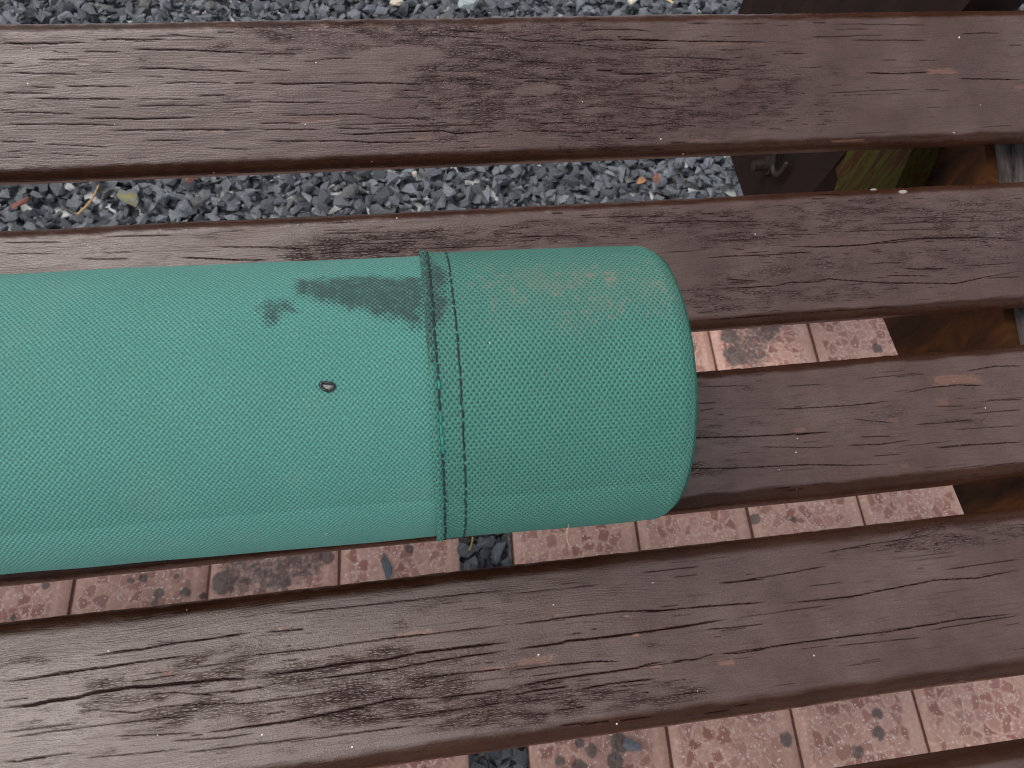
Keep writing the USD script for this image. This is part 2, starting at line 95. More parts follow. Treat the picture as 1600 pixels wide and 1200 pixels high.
# ---------------------------------------------------------------- materials
# weathered, crackled dark brown wood stain: 'st' is metres along and across the board
mat('painted_wood', {
    'uv': ('attribute', {'attribute': 'st'}), 'crack': ('attribute', {'attribute': 'crack'}), 'chip': ('attribute', {'attribute': 'chip'}),
    'craze': ('attribute', {'attribute': 'craze'}), 'worn_unshaded': ('attribute', {'attribute': 'worn_unshaded'}),
    # wobble of the grain
    'wn': ('noise_texture', {'scale': 55.0, 'detail': 3.0}), 'wsub': ('vector_math', {'math_type': 'subtract', 'vector2': (.5, .5, .5)}),
    'wsc': ('vector_math', {'math_type': 'multiply', 'vector2': (.004, .0022, 0)}), 'wadd': ('vector_math', {'math_type': 'add'}),
    # fine mud-crack net, cells long with the grain
    'm1': ('mapping', {'scale': (250., 1250., 1.)}), 'v1': ('voronoi_texture', {'dimensions': '2D', 'feature': 'distance_to_edge', 'scale': 1.0}),
    'r1': ('map_range', {'from_min': .02, 'from_max': .19, 'to_min': 1.0, 'to_max': 0.0, 'clamp': True}),
    'm2': ('mapping', {'scale': (105., 760., 1.)}), 'v2': ('voronoi_texture', {'dimensions': '2D', 'feature': 'distance_to_edge', 'scale': 1.0}),
    'r2': ('map_range', {'from_min': .015, 'from_max': .11, 'to_min': 1.0, 'to_max': 0.0, 'clamp': True}),
    'vmax': ('math', {'math_type': 'maximum'}),
    'm4': ('mapping', {'scale': (60., 260., 1.)}), 'gn': ('noise_texture', {'scale': 1.0, 'detail': 3.0}),
    'gate': ('map_range', {'from_min': .36, 'from_max': .58, 'to_min': .15, 'to_max': 1.0, 'clamp': True}), 'net0': ('math', {'math_type': 'multiply'}), 'net': ('math', {'math_type': 'multiply'}),
    # long grain streaks
    'm3': ('mapping', {'scale': (38., 1500., 1.)}), 'gr': ('noise_texture', {'scale': 1.0, 'detail': 4.0, 'roughness': .6}),
    'rg': ('map_range', {'from_min': .50, 'from_max': .72, 'to_min': 0.0, 'to_max': .8, 'clamp': True}),
    'big': ('noise_texture', {'scale': 22.0, 'detail': 4.0, 'roughness': .6}),
    'fine': ('noise_texture', {'scale': 900.0, 'detail': 3.0, 'roughness': .7}),
    # paint colour: top weathered mauve brown, flanks fresher red brown
    'cw': ('rgb_ramp', {'ramp': [(.25, WOOD_A), (.5, WOOD_B), (.75, WOOD_C)]}),
    'cf': ('rgb_ramp', {'ramp': [(.3, (.022, .0075, .0035)), (.7, (.042, .0155, .008))]}),
    'c0': ('mix_color', {'blend_type': 'mix'}),
    'fmr': ('map_range', {'from_min': .3, 'from_max': .7, 'to_min': .72, 'to_max': 1.3}), 'fcc': ('combine_color', {}),
    'c1': ('mix_color', {'blend_type': 'multiply', 'fac': 1.0, 'use_clamp': False}),
    'gm': ('math', {'math_type': 'multiply', 'value2': .85}),
    'c2': ('mix_color', {'b': (.022, .010, .008)}), 'c3': ('mix_color', {'b': (.018, .006, .0048)}), 'c4': ('mix_color', {'b': (.010, .0026, .0026)}),
    'bare': ('rgb_ramp', {'ramp': [(.3, (.13, .050, .03)), (.7, (.27, .125, .08))]}), 'c5': ('mix_color', {}),
    # white specks of grit
    'vs': ('voronoi_texture', {'dimensions': '2D', 'feature': 'f1', 'scale': 95.0}), 'sz': ('math', {'math_type': 'multiply_add', 'value2': .045, 'value3': .008}), 'sd': ('math', {'math_type': 'less_than'}),
    'ss': ('separate_color', {}), 'sg': ('math', {'math_type': 'greater_than', 'value2': .966}), 'sm': ('math', {'math_type': 'multiply'}), 'c6': ('mix_color', {'b': (.55, .5, .45)}),
    # relief
    'h1': ('math', {'math_type': 'multiply', 'value2': -.45}), 'h2': ('math', {'math_type': 'multiply', 'value2': .45}), 'h3': ('math', {'math_type': 'multiply_add', 'value2': .30}),
    'h4': ('math', {'math_type': 'add'}), 'h5': ('math', {'math_type': 'add'}), 'b': ('bump', {'strength': .75, 'distance': .0007}),
    'ro': ('map_range', {'from_min': .3, 'from_max': .7, 'to_min': ROUGH_A, 'to_max': ROUGH_B}), 'ro2': ('math', {'math_type': 'multiply_add', 'value2': .35}),
    'sw': ('math', {'math_type': 'multiply_add', 'value2': WOOD_SPEC - .2, 'value3': .2}), 'nk': ('math', {'math_type': 'multiply', 'value2': .7}), 'ck': ('math', {'math_type': 'maximum'}), 'ci': ('math', {'math_type': 'multiply_add', 'value2': -.92, 'value3': 1.0}), 'sp': ('math', {'math_type': 'multiply'}),  # flank specular cut in place of surroundings that would block the low sky
    'p': ('principled_bsdf', {'specular_tint': (1.0, .93, .91)})},
    [('worn_unshaded.fac', 'sw.value1'), ('net.value', 'nk.value1'), ('nk.value', 'ck.value1'), ('crack.fac', 'ck.value2'), ('ck.value', 'ci.value1'), ('sw.value', 'sp.value1'), ('ci.value', 'sp.value2'), ('sp.value', 'p.specular_ior_level'), ('uv.vector', 'wn.vector'), ('wn.color', 'wsub.vector1'), ('wsub.vector', 'wsc.vector1'), ('wsc.vector', 'wadd.vector1'), ('uv.vector', 'wadd.vector2'),
     ('wadd.vector', 'm1.vector'), ('m1.vector', 'v1.vector'), ('v1.distance', 'r1.value'), ('wadd.vector', 'm2.vector'), ('m2.vector', 'v2.vector'), ('v2.distance', 'r2.value'),
     ('r1.result', 'vmax.value1'), ('r2.result', 'vmax.value2'), ('uv.vector', 'm4.vector'), ('m4.vector', 'gn.vector'), ('gn.fac', 'gate.value'), ('vmax.value', 'net0.value1'), ('gate.result', 'net0.value2'),
     ('net0.value', 'net.value1'), ('craze.fac', 'net.value2'),
     ('wadd.vector', 'm3.vector'), ('m3.vector', 'gr.vector'), ('gr.fac', 'rg.value'), ('uv.vector', 'big.vector'), ('uv.vector', 'fine.vector'),
     ('big.fac', 'cw.fac'), ('big.fac', 'cf.fac'), ('worn_unshaded.fac', 'c0.fac'), ('cf.color', 'c0.a'), ('cw.color', 'c0.b'),
     ('fine.fac', 'fmr.value'), ('fmr.result', 'fcc.r'), ('fmr.result', 'fcc.g'), ('fmr.result', 'fcc.b'), ('c0.result', 'c1.a'), ('fcc.color', 'c1.b'),
     ('rg.result', 'gm.value1'), ('gm.value', 'c2.fac'), ('c1.result', 'c2.a'), ('net.value', 'c3.fac'), ('c2.result', 'c3.a'),
     ('gr.fac', 'bare.fac'), ('chip.fac', 'c5.fac'), ('c3.result', 'c5.a'), ('bare.color', 'c5.b'), ('crack.fac', 'c4.fac'), ('c5.result', 'c4.a'),
     ('uv.vector', 'vs.vector'), ('vs.distance', 'sd.value1'), ('ss.g', 'sz.value1'), ('sz.value', 'sd.value2'), ('vs.color', 'ss.color'), ('ss.r', 'sg.value1'), ('sd.value', 'sm.value1'), ('sg.value', 'sm.value2'), ('sm.value', 'c6.fac'), ('c4.result', 'c6.a'),
     ('net.value', 'h1.value1'), ('gr.fac', 'h2.value1'), ('fine.fac', 'h3.value1'), ('h1.value', 'h3.value3'), ('h3.value', 'h4.value1'), ('h2.value', 'h4.value2'), ('h4.value', 'h5.value1'), ('sm.value', 'h5.value2'), ('h5.value', 'b.height'),
     ('big.fac', 'ro.value'), ('net.value', 'ro2.value1'), ('ro.result', 'ro2.value3'), ('ro2.value', 'p.roughness'), ('c6.result', 'p.base_color'), ('b.normal', 'p.normal')])

def rail_wood(name, ramp, scale, rough=.6, rot=(0, 0, 0), spec=.35):
    mat(name, {'g': ('geometry', {}), 'm': ('mapping', {'scale': scale, 'rotation': rot}), 'n': ('noise_texture', {'scale': 1.0, 'detail': 5.0, 'roughness': .65, 'distortion': .4}),
               'r': ('rgb_ramp', {'ramp': ramp}), 'n2': ('noise_texture', {'scale': 400., 'detail': 3.0}), 'b': ('bump', {'strength': .5, 'distance': .0008}),
               'p': ('principled_bsdf', {'roughness': rough, 'specular_ior_level': spec})},
        [('g.position', 'm.vector'), ('m.vector', 'n.vector'), ('n.fac', 'r.fac'), ('r.color', 'p.base_color'), ('n.fac', 'b.height'), ('b.normal', 'p.normal')])
rail_wood('rail_brown', [(.3, (.008, .004, .003)), (.50, (.042, .015, .004)), (.62, (.080, .028, .006)), (.75, (.012, .006, .004))], (14., 45., 14.), .75, spec=.2)
rail_wood('leg_brown', [(.3, (.007, .0035, .003)), (.55, (.013, .006, .0045)), (.75, (.022, .009, .005))], (40., 40., 12.), .8, spec=.15)  # legs darkened in colour for the shade under the seat
rail_wood('green_brown', [(.28, (.008, .005, .003)), (.42, (.035, .012, .004)), (.50, (.034, .040, .005)), (.58, (.034, .013, .003)), (.68, (.024, .038, .004)), (.8, (.010, .006, .004))], (60., 120., 8.), .8, rot=(-.42, 0, 0), spec=.15)
rail_wood('grey_wood', [(.34, (.012, .009, .008)), (.42, (.05, .04, .038)), (.55, (.085, .07, .066)), (.75, (.12, .10, .095))], (160., 18., 60.), .85, spec=.15)
rail_wood('bolt_rust', [(.3, (.006, .004, .003)), (.55, (.015, .009, .006)), (.75, (.032, .023, .019))], (220., 220., 220.), .55)

def weave(name, pu, pv, hi, lo, dust, k0, k1, fuzz=.16, sheen=.1):
    n = {'uv': ('attribute', {'attribute': 'st'}), 'dn': ('noise_texture', {'scale': 170.0, 'detail': 2.0}), 'ds': ('vector_math', {'math_type': 'subtract', 'vector2': (.5, .5, .5)}),
         'dm': ('vector_math', {'math_type': 'multiply', 'vector2': (.0016 * fuzz * 4, .0016 * fuzz * 4, 0)}), 'da': ('vector_math', {'math_type': 'add'}), 'sx': ('separate_xyz', {}),
         'u': ('math', {'math_type': 'multiply', 'value2': math.pi / pu}), 'v': ('math', {'math_type': 'multiply', 'value2': math.pi / pv}),
         'su': ('math', {'math_type': 'sine'}), 'sv': ('math', {'math_type': 'sine'}), 's': ('math', {'math_type': 'multiply'}),
         'k': ('map_range', {'from_min': k0, 'from_max': k1, 'to_min': 0.0, 'to_max': 1.0, 'clamp': True}),
         'cn': ('noise_texture', {'scale': 28.0, 'detail': 6.0, 'roughness': .65}), 'tn': ('noise_texture', {'scale': 1100.0, 'detail': 1.0}),
         'ch': ('rgb_ramp', {'ramp': [(.3, hi[0]), (.7, hi[1])]}), 'c0': ('mix_color', {'a': lo}),
         'tm': ('map_range', {'from_min': .3, 'from_max': .7, 'to_min': .78, 'to_max': 1.22}), 'tc': ('combine_color', {}), 'c1': ('mix_color', {'blend_type': 'multiply', 'fac': 1.0, 'use_clamp': False}),
         # dusty brown smudges and pale lint specks
         'dusty': ('attribute', {'attribute': 'dust'}), 'c2': ('mix_color', {'b': dust}), 'stn': ('attribute', {'attribute': 'stain'}),
         'sn': ('noise_texture', {'scale': 210.0, 'detail': 5.0, 'roughness': .75}), 'sa': ('math', {'math_type': 'multiply_add', 'value2': 2.4, 'value3': -1.2}), 'sb': ('math', {'math_type': 'add'}),
         'kk': ('math', {'math_type': 'multiply_add', 'value2': -.6, 'value3': .34}), 'sb2': ('math', {'math_type': 'add'}), 'sg1': ('math', {'math_type': 'multiply', 'value2': 5.0, 'use_clamp': True}), 'sg0': ('math', {'math_type': 'multiply'}),
         'sr': ('map_range', {'from_min': .30, 'from_max': .86, 'to_min': 0.0, 'to_max': .90, 'clamp': True}), 'cs': ('mix_color', {'a': (.009, .021, .019), 'b': (.030, .058, .053)}), 'c3': ('mix_color', {}),
         'vs': ('voronoi_texture', {'dimensions': '2D', 'feature': 'f1', 'scale': 110.0}), 'sz': ('math', {'math_type': 'multiply_add', 'value2': .06, 'value3': .012}), 'sd': ('math', {'math_type': 'less_than'}), 'ss': ('separate_color', {}),
         'sg': ('math', {'math_type': 'greater_than', 'value2': .986}), 'sm': ('math', {'math_type': 'multiply'}), 'c4': ('mix_color', {'b': (.42, .42, .36)}),
         'hb': ('math', {'math_type': 'multiply_add', 'value2': .4}), 'b': ('bump', {'strength': .6, 'distance': .0004}),
         'p': ('principled_bsdf', {'roughness': .62, 'specular_ior_level': .28, 'sheen_weight': sheen, 'sheen_roughness': .5, 'sheen_tint': (.6, .9, .8)})}
    l = [('uv.vector', 'dn.vector'), ('dn.color', 'ds.vector1'), ('ds.vector', 'dm.vector1'), ('dm.vector', 'da.vector1'), ('uv.vector', 'da.vector2'), ('da.vector', 'sx.vector'),
         ('sx.x', 'u.value1'), ('sx.y', 'v.value1'), ('u.value', 'su.value1'), ('v.value', 'sv.value1'), ('su.value', 's.value1'), ('sv.value', 's.value2'), ('s.value', 'k.value'),
         ('uv.vector', 'cn.vector'), ('uv.vector', 'tn.vector'), ('cn.fac', 'ch.fac'), ('k.result', 'c0.fac'), ('ch.color', 'c0.b'),
         ('tn.fac', 'tm.value'), ('tm.result', 'tc.r'), ('tm.result', 'tc.g'), ('tm.result', 'tc.b'), ('c0.result', 'c1.a'), ('tc.color', 'c1.b'),
         ('dusty.fac', 'c2.fac'), ('c1.result', 'c2.a'), ('uv.vector', 'sn.vector'), ('sn.fac', 'sa.value1'), ('sa.value', 'sb.value1'), ('stn.fac', 'sb.value2'), ('k.result', 'kk.value1'), ('kk.value', 'sb2.value1'), ('sb.value', 'sb2.value2'), ('sb2.value', 'sg0.value1'), ('stn.fac', 'sg1.value1'), ('sg1.value', 'sg0.value2'), ('sg0.value', 'sr.value'),
         ('k.result', 'cs.fac'), ('sr.result', 'c3.fac'), ('c2.result', 'c3.a'), ('cs.result', 'c3.b'),
         ('uv.vector', 'vs.vector'), ('vs.distance', 'sd.value1'), ('ss.g', 'sz.value1'), ('sz.value', 'sd.value2'), ('vs.color', 'ss.color'), ('ss.r', 'sg.value1'), ('sd.value', 'sm.value1'), ('sg.value', 'sm.value2'), ('sm.value', 'c4.fac'), ('c3.result', 'c4.a'),
         ('c4.result', 'p.base_color'), ('tn.fac', 'hb.value1'), ('s.value', 'hb.value3'), ('hb.value', 'b.height'), ('b.normal', 'p.normal')]
    mat(name, n, l)
weave('canvas_body', .00100, .00110, BODY_HI, BODY_LO, (.30, .27, .20), -1.0, .5, .14)
weave('canvas_cap', .00112, .00150, CAP_HI, CAP_LO, (.19, .165, .125), -1.0, -.05, .09, .02)
def plain(name, col, rough=.7, spec=.3, nscale=300., amount=.35):
    lo = tuple(c * (1 - amount) for c in col); hi = tuple(min(1, c * (1 + amount)) for c in col)
    mat(name, {'g': ('geometry', {}), 'n': ('noise_texture', {'scale': nscale, 'detail': 4.0, 'roughness': .65}), 'r': ('rgb_ramp', {'ramp': [(.3, lo), (.7, hi)]}),
               'b': ('bump', {'strength': .4, 'distance': .0012}), 'p': ('principled_bsdf', {'roughness': rough, 'specular_ior_level': spec})},
        [('g.position', 'n.vector'), ('n.fac', 'r.fac'), ('r.color', 'p.base_color'), ('n.fac', 'b.height'), ('b.normal', 'p.normal')])
plain('piping', (.018, .075, .056), .8, .1); plain('thread_dark', (.012, .022, .02)); plain('thread_green', (.02, .20, .165)); plain('char', (.006, .006, .006), .35, .5); plain('foam_pale', (.20, .20, .20))
plain('stone_red', (.16, .065, .045)); plain('stone_cream', (.52, .46, .36)); plain('stone_white', (.62, .61, .57)); plain('stone_pale', (.27, .30, .31))
plain('sand', (.13, .055, .04)); plain('straw', (.42, .26, .11)); plain('straw_pale', (.6, .46, .26)); plain('leaf_orange', (.28, .145, .07)); plain('leaf_lime', (.42, .45, .10)); plain('fibre', (.5, .36, .2)); plain('bird_lime', (.25, .22, .19))
SLATE = [(.074, .079, .090), (.108, .115, .130), (.052, .056, .064), (.132, .141, .157), (.090, .095, .104), (.090, .088, .086), (.140, .146, .155)]
for i, c in enumerate(SLATE): plain('slate_%d' % i, c, .62, .4, 260., .32)
mat('lichen_stone', {'g': ('geometry', {}), 'n': ('noise_texture', {'scale': 120., 'detail': 4.0}), 'r': ('rgb_ramp', {'ramp': [(.40, (.13, .14, .14)), (.5, (.17, .16, .09)), (.62, (.21, .185, .07)), (.75, (.10, .09, .06))]}), 'p': ('principled_bsdf', {'roughness': .8})},
    [('g.position', 'n.vector'), ('n.fac', 'r.fac'), ('r.color', 'p.base_color')])
mat('earth', {'g': ('geometry', {}), 'v': ('voronoi_texture', {'scale': 70.0}), 'r': ('rgb_ramp', {'ramp': [(.0, (.05, .053, .06)), (.6, (.025, .026, .03)), (1., (.01, .01, .011))]}), 'b': ('bump', {'strength': .8, 'distance': .006}), 'p': ('principled_bsdf', {'roughness': .85})},
    [('g.position', 'v.vector'), ('v.distance', 'r.fac'), ('v.distance', 'b.height'), ('b.normal', 'p.normal')])
# red concrete paver: exposed rubble pattern between paler veins, smooth margin on one edge ('st' runs 0..1 across, metres along)
mat('red_paver', {
    'g': ('geometry', {}), 'mm': ('attribute', {'attribute': 'margin'}), 'sp': ('attribute', {'attribute': 'spot'}),
    'n0': ('noise_texture', {'scale': 60.0, 'detail': 3.0}), 'nd': ('vector_math', {'math_type': 'scale', 'scale': .013}), 'pa': ('vector_math', {'math_type': 'add'}),
    'v': ('voronoi_texture', {'dimensions': '2D', 'feature': 'distance_to_edge', 'scale': 84.0}), 'vc': ('voronoi_texture', {'dimensions': '2D', 'feature': 'f1', 'scale': 84.0}),
    'dn': ('math', {'math_type': 'multiply_add', 'value2': -.30}), 'ed': ('map_range', {'from_min': -.14, 'from_max': .06, 'to_min': 0.0, 'to_max': 1.0, 'clamp': True}), 'pick': ('map_range', {'from_min': .22, 'from_max': .5, 'to_min': .25, 'to_max': 1.0, 'clamp': True}), 'edp': ('math', {'math_type': 'multiply'}), 'em': ('math', {'math_type': 'multiply'}),
    'hs': ('separate_color', {}), 'cell': ('rgb_ramp', {'ramp': PAVER_CELL}),
    'n1': ('noise_texture', {'scale': 220.0, 'detail': 5.0, 'roughness': .7}), 'vein': ('rgb_ramp', {'ramp': PAVER_VEIN}),
    'c0': ('mix_color', {}), 'n2': ('noise_texture', {'scale': 9.0, 'detail': 4.0}), 'dirt': ('map_range', {'from_min': .45, 'from_max': .75, 'to_min': 0.0, 'to_max': .45, 'clamp': True}), 'c1': ('mix_color', {'b': (.17, .085, .06)}),
    'sn': ('noise_texture', {'scale': 160.0, 'detail': 4.0, 'roughness': .7}), 's1': ('math', {'math_type': 'multiply_add', 'value2': .9, 'value3': -.45}), 's2': ('math', {'math_type': 'add'}), 's3': ('map_range', {'from_min': .35, 'from_max': .6, 'to_min': 0.0, 'to_max': .8, 'clamp': True}),
    'c2': ('mix_color', {'b': (.055, .048, .046)}),
    'wv': ('voronoi_texture', {'dimensions': '2D', 'feature': 'f1', 'scale': 330.0}), 'wl': ('math', {'math_type': 'less_than', 'value2': .25}), 'wsp': ('separate_color', {}), 'wg': ('math', {'math_type': 'greater_than', 'value2': .74}), 'wm': ('math', {'math_type': 'multiply'}), 'wm2': ('math', {'math_type': 'multiply'}), 'c3': ('mix_color', {'b': (.62, .5, .45)}),
    'h1': ('math', {'math_type': 'multiply_add', 'value2': .35}), 'b': ('bump', {'strength': .45, 'distance': .0022}),
    'p': ('principled_bsdf', {'roughness': .5, 'specular_ior_level': .5})},
    [('g.position', 'n0.vector'), ('n0.color', 'nd.vector1'), ('nd.vector', 'pa.vector1'), ('g.position', 'pa.vector2'), ('pa.vector', 'vc.vector'), ('n1.fac', 'dn.value1'), ('pa.vector', 'v.vector'), ('v.distance', 'dn.value3'), ('dn.value', 'ed.value'), ('hs.g', 'pick.value'), ('ed.result', 'edp.value1'), ('pick.result', 'edp.value2'), ('edp.value', 'em.value1'), ('mm.fac', 'em.value2'),
     ('vc.color', 'hs.color'), ('hs.r', 'cell.fac'), ('g.position', 'n1.vector'), ('n1.fac', 'vein.fac'), ('em.value', 'c0.fac'), ('vein.color', 'c0.a'), ('cell.color', 'c0.b'),
     ('g.position', 'n2.vector'), ('n2.fac', 'dirt.value'), ('dirt.result', 'c1.fac'), ('c0.result', 'c1.a'),
     ('g.position', 'sn.vector'), ('sn.fac', 's1.value1'), ('s1.value', 's2.value1'), ('sp.fac', 's2.value2'), ('s2.value', 's3.value'), ('s3.result', 'c2.fac'), ('c3.result', 'c2.a'),
     ('pa.vector', 'wv.vector'), ('wv.distance', 'wl.value1'), ('wv.color', 'wsp.color'), ('wsp.g', 'wg.value1'), ('wl.value', 'wm.value1'), ('wg.value', 'wm.value2'), ('wm.value', 'wm2.value1'), ('mm.fac', 'wm2.value2'), ('wm2.value', 'c3.fac'), ('c1.result', 'c3.a'),
     ('c2.result', 'p.base_color'), ('n1.fac', 'h1.value1'), ('em.value', 'h1.value3'), ('h1.value', 'b.height'), ('b.normal', 'p.normal')])

# ---------------------------------------------------------------- ground, paving
gz = -.034
obj('ground', (np.array([[-60, -60, gz], [60, -60, gz], [60, 60, gz], [-60, 60, gz]], float), np.array([[0, 1, 2, 3]])), 'earth', kind='structure')

PHI = math.radians(3.18); CU, SU = math.cos(PHI), math.sin(PHI)      # the paving is turned a little against the bench
def pav(u, v): return u * CU + v * SU, -u * SU + v * CU
paving = thing('paving', kind='structure')
spots = np.array(SP)
def paver(u0, u1, v0, v1, margin_right, fine, seed):
    W, L = u1 - u0, v1 - v0
    d = .0024 if fine else .02
    nu, nv = max(6, int(W / d)), max(6, int(L / d))
    us, vs = np.linspace(0, W, nu), np.linspace(0, L, nv)
    bev = .005
    us = np.r_[0, bev * .5, us[(us > bev) & (us < W - bev)], W - bev * .5, W]; vs = np.r_[0, bev * .5, vs[(vs > bev) & (vs < L - bev)], L - bev * .5, L]
    U, V = np.meshgrid(us, vs, indexing='ij')
    e = np.minimum(np.minimum(U, W - U), np.minimum(V, L - V))
    X, Y = pav(U + u0, V + v0)
    rs = np.random.RandomState(seed); tilt = rs.uniform(-.006, .006, 2)
    drop = np.where(e < bev, -(bev - e) * .9, 0)
    inner = np.minimum(np.minimum(U - .005, W - margin_right - U), np.minimum(V - .006, L - .006 - V))
    mgn = np.clip(inner / .004, 0, 1)
    P = np.stack([X * 26, Y * 26, X * 0], -1)
    lump = (meshkit.fbm(P * 3.0, 3, 7) - .5) * .0035 * mgn + (meshkit.fbm(P, 2, 3) - .5) * .001
    Z = drop + lump - .0012 * (1 - mgn) + tilt[0] * (U - W / 2) + tilt[1] * (V - L / 2) + rs.uniform(-.0008, .0008)
    top = np.stack([X, Y, Z], -1).reshape(-1, 3)
    n, m = U.shape
    F = grid_faces(n, m, False)
    # skirt down to the bed
    rim = np.r_[np.arange(0, n * m, m), np.arange((n - 1) * m + 1, n * m), np.arange((n - 2) * m + m - 1, m - 2, -m), np.arange(m - 2, 0, -1)]
    up2 = top[rim].copy(); low = up2.copy(); low[:, 2] = -.033; ring = n * m + np.arange(len(rim))
    k = len(ring); i = np.arange(k); j = (i + 1) % k
    F2 = np.stack([ring[i], n * m + k + i, n * m + k + j, ring[j]], -1)
    verts = np.vstack([top, up2, low])
    sp = np.zeros(n * m)
    if fine:
        for sx, sy, sr in spots:
            sp = np.maximum(sp, (.62 + .38 * ((sx * 977.3 + sy * 313.7) % 1) if sr < .02 else .56) * np.clip(1.15 - .6 * (np.hypot(top[:, 0] - sx, top[:, 1] - sy) / sr) ** 2, 0, 1))
    F = np.vstack([F[:, ::-1], F2])
    v_, f_ = verts, F
    g = obj('paver', (v_, f_), 'red_paver', paving, smooth=True)
    prim_float(g, 'margin', np.r_[mgn.ravel(), np.zeros(2 * k)]); prim_float(g, 'spot', np.r_[sp, np.full(2 * k, .5)])
for ua, ub in ((-1.02, .0285), (.087, 1.16)):
    q = [pav(u, v) for u, v in ((ua, -.618), (ub, -.618), (ub, .566), (ua, .566))]
    obj('joint_sand', (np.array([[x, y, -.0062] for x, y in q]), np.array([[0, 1, 2, 3]])), 'sand', paving)
LEFT = [-.098 - .1325 * i for i in range(8)]
cols = []
right_edges = [.0865, .2276, .3596, .4955] + [.4955 + .136 * i for i in range(1, 6)]
for a, b in zip(right_edges[:-1], right_edges[1:]): cols.append((a + .0016, b - .0016, .016))
cols.append((-.0965, .029, .012))
for a in LEFT[:-1]: cols.append((a - .1325 + .0016, a - .0016, .014))
rows = [(-.62, -.315), (-.315, -.085), (-.085, .115), (.115, .325), (.325, .57)]
sd = 0
for c0, c1, mr in cols:
    for r0, r1 in rows:
        sd += 1
        fine = -.45 < (c0 + c1) / 2 < .70 and r0 > -.2
        paver(c0, c1, r0 + .0018, r1 - .0018, mr, fine, sd)

# slate chippings: a bed behind the paving and a strip between two slabs
def chip_hull(rs, sx, sy, sz, n=11):
    p = rs.normal(size=(n, 3)); p /= np.linalg.norm(p, axis=1)[:, None]; p *= rs.uniform(.75, 1.15, (n, 1))
    p[:, 2] = np.clip(p[:, 2], -.6, .6)
    return trimesh.convex.convex_hull(p * [sx, sy, sz])
rs = np.random.RandomState(11)
def quat(yaw, tx, ty):
    a = trimesh.transformations.quaternion_from_euler(tx, ty, yaw, 'sxyz'); return a
pos, quats, scl, ids = [], [], [], []
NP = 21
def scatter(xs, ys, z, tilt, smin=.55, smax=1.25):
    for x, y in zip(xs, ys):
        pos.append((x, y, z + rs.uniform(-.003, .004))); q = quat(rs.uniform(0, 6.28), rs.normal(0, tilt), rs.normal(0, tilt)); quats.append(q)
        scl.append(rs.uniform(smin, smax) ** 1.0); ids.append(int(min(NP - 1, NP * rs.beta(1.0, 1.15))))
def jitter(x0, x1, y0, y1, s):
    X, Y = np.meshgrid(np.arange(x0, x1, s), np.arange(y0, y1, s)); return X.ravel() + rs.uniform(-.6, .6, X.size) * s, Y.ravel() + rs.uniform(-.6, .6, X.size) * s
for z, s, t in ((-.028, .017, .2), (-.018, .0155, .35), (-.010, .0165, .38), (-.004, .022, .40)):
    x, y = jitter(-1.1, 1.6, .575, 1.75, s); k = y > .588 - .0555 * x; scatter(x[k], y[k], z, t)
for z, s, t in ((-.028, .013, .3), (-.019, .013, .4), (-.010, .0145, .4)):
    u, v = jitter(.036, .082, -.6, .55, s); k = (u > .034) & (u < .082); X, Y = pav(u[k], v[k]); scatter(X, Y, z, t, .7, 1.25)
gv = UsdGeom.PointInstancer.Define(stage, '/World/gravel')
tag(gv.GetPrim(), 'dark blue grey crushed slate chippings under and behind the bench', 'gravel', 'stuff')
protos = []
for i in range(NP):
    c = rs.uniform(.0102, .0148); sh = chip_hull(rs, c, c * rs.uniform(.5, .85), c * rs.uniform(.32, .55), rs.randint(9, 14))
    mi = [0, 1, 2, 0, 4, 3, 1, 0, 2, 1, 4, 0, 3, 1, 2, 4, 0, 1, 3, 5, 6][i]
    g = obj('slate_chip', sh, 'slate_%d' % mi, '/World/gravel'); protos.append(g.GetPath())
gv.CreatePrototypesRel().SetTargets(protos)
gv.CreatePositionsAttr(Vt.Vec3fArray.FromNumpy(np.array(pos, np.float32)))
gv.CreateOrientationsAttr(Vt.QuathArray([Gf.Quath(float(q[0]), float(q[1]), float(q[2]), float(q[3])) for q in quats]))
gv.CreateScalesAttr(Vt.Vec3fArray.FromNumpy(np.repeat(np.array(scl, np.float32)[:, None], 3, 1)))
gv.CreateProtoIndicesAttr(Vt.IntArray(ids))

# single stones and bits one can pick out
def stone(name, xy, size, m, label, cat, z=.009, yaw=0., seed=1, n=14, tilt=0.):
    r = np.random.RandomState(seed); h = chip_hull(r, size[0] / 2, size[1] / 2, size[2] / 2, n)
    h.apply_transform(trimesh.transformations.euler_matrix(tilt, 0, yaw)); h.apply_translation([xy[0], xy[1], z])
    return obj(name, h, m, label=label, cat=cat)
stone('lichen_stone', MI['lichen'], (.040, .024, .016), 'lichen_stone', 'grey chipping coated in yellow lichen among the slate left of the tube', 'stone', .012, 2.1, 3, tilt=.3)
stone('red_stone', MI['red1'], (.030, .014, .010), 'stone_red', 'reddish brick chip lying on slate chippings at the far left', 'stone', .010, .7, 4)
stone('red_stone', MI['red2'], (.014, .010, .009), 'stone_red', 'small orange red chip beside the grey slate, right of the yellow lichen stone', 'stone', .012, .3, 5)
stone('red_stone', MI['red3'], (.018, .012, .009), 'stone_red', 'small reddish chip on slate beside the orange leaf scrap near the bench leg', 'stone', .012, 1.3, 6)
stone('white_pebble', MI['white1'], (.014, .012, .010), 'stone_white', 'tiny white pebble at the top edge of the gravel behind the rear slat', 'pebble', .014, 0, 7, 30)
stone('cream_pebble', MI['cream'], (.022, .015, .011), 'stone_cream', 'cream coloured pebble in the gravel just behind the rear slat', 'pebble', .014, .2, 8, 30)
stone('grey_pebble', MI['big'], (.034, .030, .020), 'stone_pale', 'large rounded pale grey pebble on slate behind the rear slat', 'pebble', .013, .4, 9, 60)
